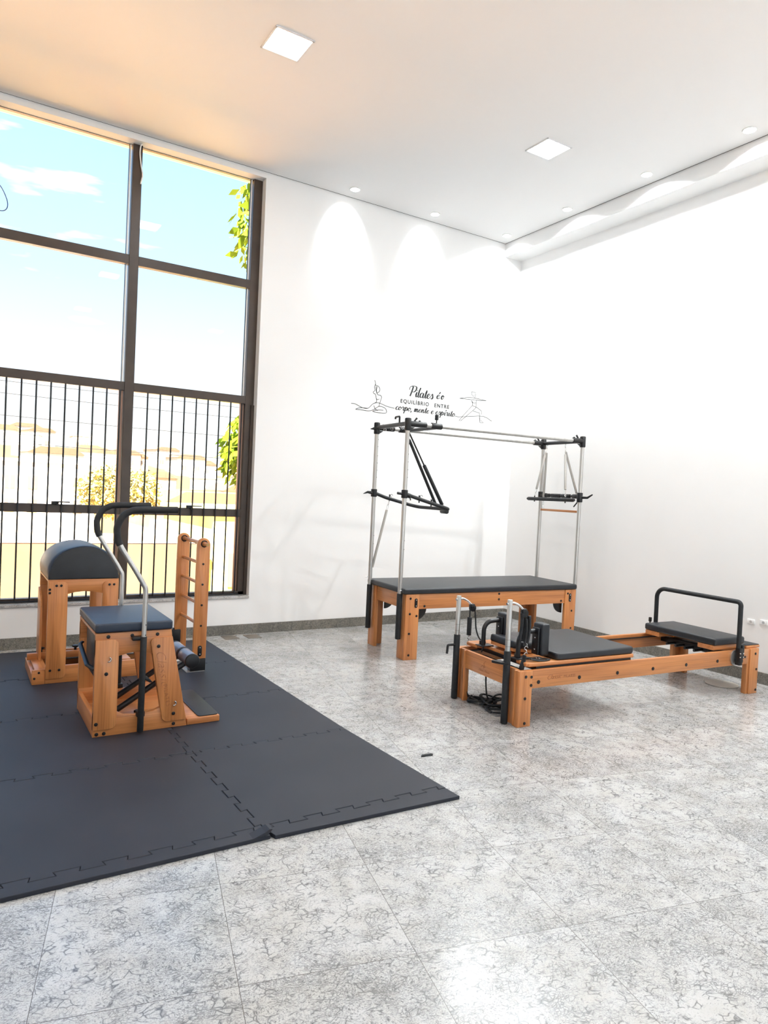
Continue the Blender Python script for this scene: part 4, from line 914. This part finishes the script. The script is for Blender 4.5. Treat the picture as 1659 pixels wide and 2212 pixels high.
# dome pad
prof = [(0.0, 0.752), (0.004, 0.80), (0.030, 0.880), (0.075, 0.935), (0.14, 0.972), (0.23, 0.990), (0.31, 0.980), (0.38, 0.945), (0.435, 0.890), (0.468, 0.825), (0.478, 0.752)]
prof = [(v.x, v.y) for v in spline([(a, b, 0) for a, b in prof], 4)]
def ring(y, k):
    cx, cz = 0.239, 0.752
    return [(cx + (x - cx) * k, y, cz + (z - cz) * (1 + (k - 1) * 0.6) if z > 0.753 else 0.752) for x, z in prof]
def bulge(y, k):
    cx = 0.239; o = []
    for x, z in prof:
        h = (z - 0.752) / 0.238; s = min(1, h * 3.0); o.append((cx + (x - cx) * (1 + (k - 1) * s), y, 0.752 + (z - 0.752) * (1 + (k - 1) * 0.22)))
    return o
pad = MB().loft([bulge(0.004, 1.0), bulge(0.012, 1.035), bulge(0.04, 1.075), bulge(0.30, 1.09), bulge(0.53, 1.075), bulge(0.558, 1.035), bulge(0.566, 1.0)]).build('dome_pad', VINYLB, lb)
MB().prism([(0.239 + (x - 0.239) * 0.985, 0.752 + (z - 0.752) * 0.975) for x, z in prof], 1, -0.003, 0.006, 0.002).build('dome_end_panel', VINYL, lb)
caps(lb, [(0.055, -0.008, 0.706), (0.086, -0.008, 0.706), (0.012, -0.008, 0.680), (0.012, -0.008, 0.655), (0.413, -0.008, 0.706), (0.445, -0.008, 0.706), (0.030, -0.008, 0.096), (0.090, -0.008, 0.096)], (0, -1, 0), 0.0088)
# base frame, left foot block, inner slide boards
MB().box(-0.085, -0.001, 0.0, 0.026, 0.0, 0.105, 0.003).build('foot_block', WX, lb)
MB().box(-0.085, -0.060, 0.0265, 0.55, 0.0, 0.075, 0.003).build('foot_board', WY, lb)
MB().box(-0.060, 0.02, 0.028, 0.46, 0.075, 0.092, 0.002).build('foot_shelf', WY, lb)
MB().box(-0.085, 0.62, 0.40, 0.43, 0.085, 0.135, 0.003).build('slide_rail', WX, lb)
caps(lb, [(-0.04, 0, 0.085), (-0.068, 0, 0.045)], (0, -1, 0), 0.008)
for x in (0.015, 0.26):
    m = MB(); m.cyl((x, 0.46, 0.125), (x, 0.46, 0.15), 0.010, 10); m.cyl((x, 0.46, 0.15), (x, 0.46, 0.166), 0.026, 6, 0.006); m.build('star_knob', BLK, lb)
MB().box(0.28, 0.62, 0.16, 0.36, 0.080, 0.098, 0.003).build('slide_board', WX, lb)
MB().box(0.29, 0.55, 0.18, 0.34, 0.0985, 0.150, 0.006).build('blue_pad', BLUE, lb)
for y_ in (0.10, 0.50): MB().cyl((0.20, y_, 0.060), (1.09, y_, 0.060), 0.012, 12).build('slide_tube', STEEL, lb)
# ladder
XL = 1.626 - 0.578
lad = bpy.data.objects.new('ladder', None)
for ya in (-0.045, 0.515):
    n = 14; topc = [(XL + 0.052 + 0.052 * math.cos(a), 1.005 + 0.052 * math.sin(a)) for a in [k / n * PI for k in range(n + 1)]]
    MB().prism([(XL - 0.001, 0.10 if ya < 0 else 0.03), (XL + 0.102, 0.10 if ya < 0 else 0.03)] + topc, 1, ya, ya + 0.028, 0.003).build('ladder_upright', WZ, lb)
    m = MB(); m.tube([(XL + 0.055 + 0.024 * math.cos(a), ya - 0.0015, 1.012 + 0.024 * math.sin(a)) for a in [2 * PI * k / 20 for k in range(20)]], 0.0045, 8, closed=True); m.build('dowel_collar', BLK, lb)
MB().cyl((XL + 0.055, -0.125, 1.012), (XL + 0.055, 0.56, 1.012), 0.0155, 16, 0.003).build('top_dowel', WY, lb)
MB().cyl((XL + 0.055, -0.128, 1.012), (XL + 0.055, -0.134, 1.012), 0.013, 12).build('dowel_end_cap', BRASS, lb)
for z in (0.852, 0.690, 0.526, 0.362): MB().cyl((XL + 0.053, -0.018, z), (XL + 0.053, 0.516, z), 0.0125, 14).build('rung', WY, lb)
caps(lb, [(XL + 0.053, -0.045, z) for z in (0.852, 0.690, 0.526, 0.362)], (0, -1, 0), 0.0088)
s = MB().prism(rrect(XL + 0.036, XL + 0.068, 0.118, 0.205, 0.015), 1, -0.049, -0.045, 0.001).build('slot_plate', BLK, lb)
for z in (0.137, 0.188): MB().sphere((XL + 0.052, -0.051, z), 0.005).build('screw', CHROME, s)
m = MB(); m.box(XL - 0.02, XL + 0.101, -0.050, 0.03, 0.004, 0.098, 0.004); m.box(XL + 0.01, XL + 0.09, 0.0305, 0.54, 0.004, 0.035, 0.003); m.box(XL - 0.012, XL + 0.0, 0.515, 0.545, 0.12, 0.24); m.box(XL - 0.04, XL + 0.05, 0.50, 0.513, 0.12, 0.23, 0.005); m.build('ladder_foot_bracket', BLK, lb)
m = MB(); m.box(XL - 0.05, XL + 0.095, -0.053, 0.56, 0.0, 0.0038); m.build('foot_plate', STEEL, lb)

# ================================================================== OUTSIDE
def omat(n, c1, c2, s=2.0): return varied(n, c1, c2, s, 0.9, spec=0.1)
EARTH = omat('dry_ochre_ground', (0.86, 0.44, 0.15), (0.80, 0.39, 0.13), 0.3)
GZ = -3.2
tag(MB().box(-60, 90, YB + WT + 0.05, 60, GZ - 0.3, GZ).build('street_ground', EARTH, smooth=False), 'bright ochre ground outside below the window', 'ground')['kind'] = 'structure'
HILL = omat('dry_hillside', (0.125, 0.085, 0.045), (0.16, 0.11, 0.045), 0.15)
b = bmesh.new(); nx, ny = 50, 14; V = []
for j in range(ny + 1):
    row = []
    for i in range(nx + 1):
        x = -80 + 200 * i / nx; y = 60 + 130 * j / ny
        h = 12.5 * (1 - math.cos(min(1, j / ny * 1.1) * PI)) / 2 * (0.75 + 0.25 * math.sin(x * 0.045 + 1.6)) + 0.5 * math.sin(x * 0.2 + y * 0.1)
        row.append(b.verts.new((x, y, GZ - 0.1 + h)))
    V.append(row)
for j in range(ny):
    for i in range(nx): b.faces.new((V[j][i], V[j][i + 1], V[j + 1][i + 1], V[j + 1][i]))
base = [b.verts.new((v.co.x, v.co.y, GZ - 6)) for v in V[-1]]
for i in range(nx): b.faces.new((V[-1][i], V[-1][i + 1], base[i + 1], base[i]))
m = MB(); m.add(b); o = m.build('hillside', HILL); tag(o, 'dry distant hillside covered with houses beyond the window bars', 'hill'); struct(o)
BW = [omat('cream_render', (0.85, 0.78, 0.66), (0.82, 0.74, 0.62)), omat('peach_render', (0.85, 0.66, 0.48), (0.82, 0.62, 0.44)), omat('white_render', (0.88, 0.86, 0.82), (0.86, 0.84, 0.8)), omat('yellow_render', (0.85, 0.74, 0.32), (0.82, 0.70, 0.28))]
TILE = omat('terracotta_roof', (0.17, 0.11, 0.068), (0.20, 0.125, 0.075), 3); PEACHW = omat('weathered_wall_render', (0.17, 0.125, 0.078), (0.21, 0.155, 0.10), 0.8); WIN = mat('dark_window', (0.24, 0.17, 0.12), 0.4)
def house(name, label, x, y, w, d, h, mt, z0=GZ, wins=(), roof=True, grp=None, rot=0.0):
    t = thing(name, label, 'building', (x, y, z0), rot, grp)
    MB().box(-w / 2, w / 2, -d / 2, d / 2, 0, h, 0.02).build('walls', mt, t, smooth=False)
    if roof:
        MB().prism([(-w / 2 - 0.2, h), (w / 2 + 0.2, h), (w / 2 - w * 0.2, h + 0.12 * w), (-w / 2 + w * 0.2, h + 0.12 * w)], 1, -d / 2 - 0.2, d / 2 + 0.2).build('roof', TILE, t, smooth=False)
    else: MB().box(-w / 2 - 0.08, w / 2 + 0.08, -d / 2 - 0.08, d / 2 + 0.08, h, h + 0.1).build('parapet', mt, t, smooth=False)
    for (wx, wz, ww, wh) in wins:
        f = MB().box(wx - ww / 2, wx + ww / 2, -d / 2 - 0.03, -d / 2 + 0.01, wz, wz + wh).build('window', WIN, t, smooth=False)
        MB().box(wx - 0.02, wx + 0.02, -d / 2 - 0.045, -d / 2 - 0.03, wz, wz + wh).build('window_bar', BW[2], f, smooth=False)
    return t
# neighbouring boundary wall and houses
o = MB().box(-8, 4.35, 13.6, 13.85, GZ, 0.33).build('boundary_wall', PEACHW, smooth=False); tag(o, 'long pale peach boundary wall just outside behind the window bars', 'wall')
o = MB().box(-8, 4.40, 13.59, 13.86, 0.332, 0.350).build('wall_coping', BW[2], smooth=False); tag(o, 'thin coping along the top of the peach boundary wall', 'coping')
house('house', 'cream house with square windows seen left of the middle mullion', 2.4, 27, 3.2, 4, 5.15, BW[2], wins=[(x, z, 0.28, 0.42) for x in (-0.95, -0.3, 1.05) for z in (3.55, 4.3)], roof=False)
house('house', 'low cream house with a tiled roof at the left edge of the window', 0.3, 31, 3.4, 4, 4.9, BW[0], wins=[(0.8, 3.6, 0.3, 0.5)], roof=True)
house('house', 'yellow walled house at the right edge of the window', 6.0, 15.9, 3.0, 4, 4.1, BW[3], wins=[(-1.0, 2.6, 0.3, 0.7)], roof=False)
house('house', 'wide low cream house with long tiled roof beyond the yellow tree', 10.5, 33, 7, 6, 3.5, BW[0], wins=[(-2.5, 1.9, .6, .6), (-1, 1.9, .6, .6), (0.6, 1.9, .6, .6)], roof=True)
random.seed(11)
for k in range(70):
    x = random.uniform(-28, 75); y = random.uniform(70, 168); j = (y - 60) / 130
    h = 12.5 * (1 - math.cos(min(1, j * 1.1) * PI)) / 2 * (0.75 + 0.25 * math.sin(x * 0.045 + 1.6)) + 0.5 * math.sin(x * 0.2 + y * 0.1)
    w_ = random.uniform(3.5, 7.5)
    house('hillside_house', 'tiny pale house among many on the distant hillside', x, y, w_, random.uniform(3.5, 6), random.uniform(2.4, 4.2), random.choice(BW[:3]), GZ - 0.6 + h,
          [(-w_ * .25, 1.3, .8, .8), (w_ * .2, 1.3, .8, .8)], random.random() < 0.6, 'houses on the distant hillside', random.uniform(-.3, .3))
# trees
LEAF = omat('yellow_green_leaves', (0.16, 0.26, 0.01), (0.24, 0.32, 0.02), 3); LEAFY = omat('dry_yellow_leaves', (0.36, 0.34, 0.13), (0.46, 0.42, 0.17), 1.0); BARK = mat('bark', (0.2, 0.13, 0.08), 0.9)
def tree(name, label, base, crown, rad, n, ls, mt, trunk_r=0.12, seed=1, sag=0.0):
    rnd = random.Random(seed); t = thing(name, label, 'tree', base, 0)
    c = Vector(crown) - Vector(base)
    MB().tube(spline([(0, 0, 0), (c.x * .2, c.y * .2, c.z * .5), tuple(c)], 5), [trunk_r * (1 - 0.05 * i) for i in range(11)], 10).build('trunk', BARK, t)
    m = MB()
    for k in range(7):
        a = rnd.uniform(0, 6.28); e = rnd.uniform(-.3, 1.2); d = Vector((math.cos(a) * math.cos(e) * rad[0], math.sin(a) * math.cos(e) * rad[1], math.sin(e) * rad[2])) * 0.8
        m.tube([c * 0.9, c + d * .5, c + d], [trunk_r * .4, trunk_r * .22, trunk_r * .08], 6)
    m.build('branches', BARK, t)
    b = bmesh.new()
    for k in range(n):
        while True:
            p = Vector((rnd.uniform(-1, 1), rnd.uniform(-1, 1), rnd.uniform(-1, 1)))
            if 0.1 < p.length < 1 and (p.length > 0.5 or rnd.random() < 0.3): break
        p = Vector((p.x * rad[0], p.y * rad[1], p.z * rad[2])) + c
        d = Vector((rnd.uniform(-1, 1), rnd.uniform(-1, 1), rnd.uniform(-1, .5) - sag)).normalized(); s = d.cross(Vector((rnd.uniform(-1, 1), rnd.uniform(-1, 1), .3))).normalized(); L = ls * rnd.uniform(.6, 1.3); W_ = L * .22
        vs = [b.verts.new(p), b.verts.new(p + d * L * .5 + s * W_), b.verts.new(p + d * L), b.verts.new(p + d * L * .5 - s * W_)]
        b.faces.new(vs)
    MB().add(b).build('foliage', mt, t, smooth=False)
    return t
tree('tree', 'broad dull yellow tree beyond the street, behind the middle mullion', (4.25, 22.3, GZ), (4.25, 22.3, 1.18), (1.25, 1.0, 0.80), 4200, 0.17, LEAFY, 0.2, 5)
tree('tree', 'vivid yellow-green tree close outside at the right side of the window', (4.45, 11.0, GZ), (4.17, 11.0, 2.15), (0.50, 0.45, 0.62), 900, 0.20, LEAF, 0.05, 8, 0.6)
tree('tree', 'tall tree with drooping leaves at the upper right corner of the window', (4.75, 11.6, GZ), (4.42, 11.6, 6.1), (0.50, 0.45, 1.05), 420, 0.24, LEAF, 0.05, 9, 0.7)
# overhead wires and a hanging cable
for k, (z0, z1, y_) in enumerate(((3.55, 3.35, 14.5), (3.35, 3.12, 14.6), (2.95, 2.66, 14.3), (2.45, 2.2, 14.2))):
    o = MB().tube([(-10 + 24 * i / 16, y_, z0 + (z1 - z0) * i / 16 - 0.25 * math.sin(PI * i / 16)) for i in range(17)], 0.006, 5).build('overhead_wire', INKG)
    tag(o, ('highest thin overhead wire seen through the window bars', 'second highest thin overhead wire through the window bars', 'third thin overhead wire from the top through the window bars', 'lowest thin overhead wire above the hillside')[k], 'wire', 'overhead wires outside')
BLUEW = mat('blue_cable', (0.02, 0.06, 0.25), 0.4)
o = MB().tube(spline([(0.15, 7.25, 4.15), (0.26, 7.25, 4.10), (0.325, 7.25, 3.98), (0.325, 7.25, 3.90), (0.27, 7.25, 3.87), (0.15, 7.25, 3.90)], 6), 0.004, 6).build('loose_cable', BLUEW)
tag(o, 'thin dark blue cable loop outside the upper left window pane', 'cable')
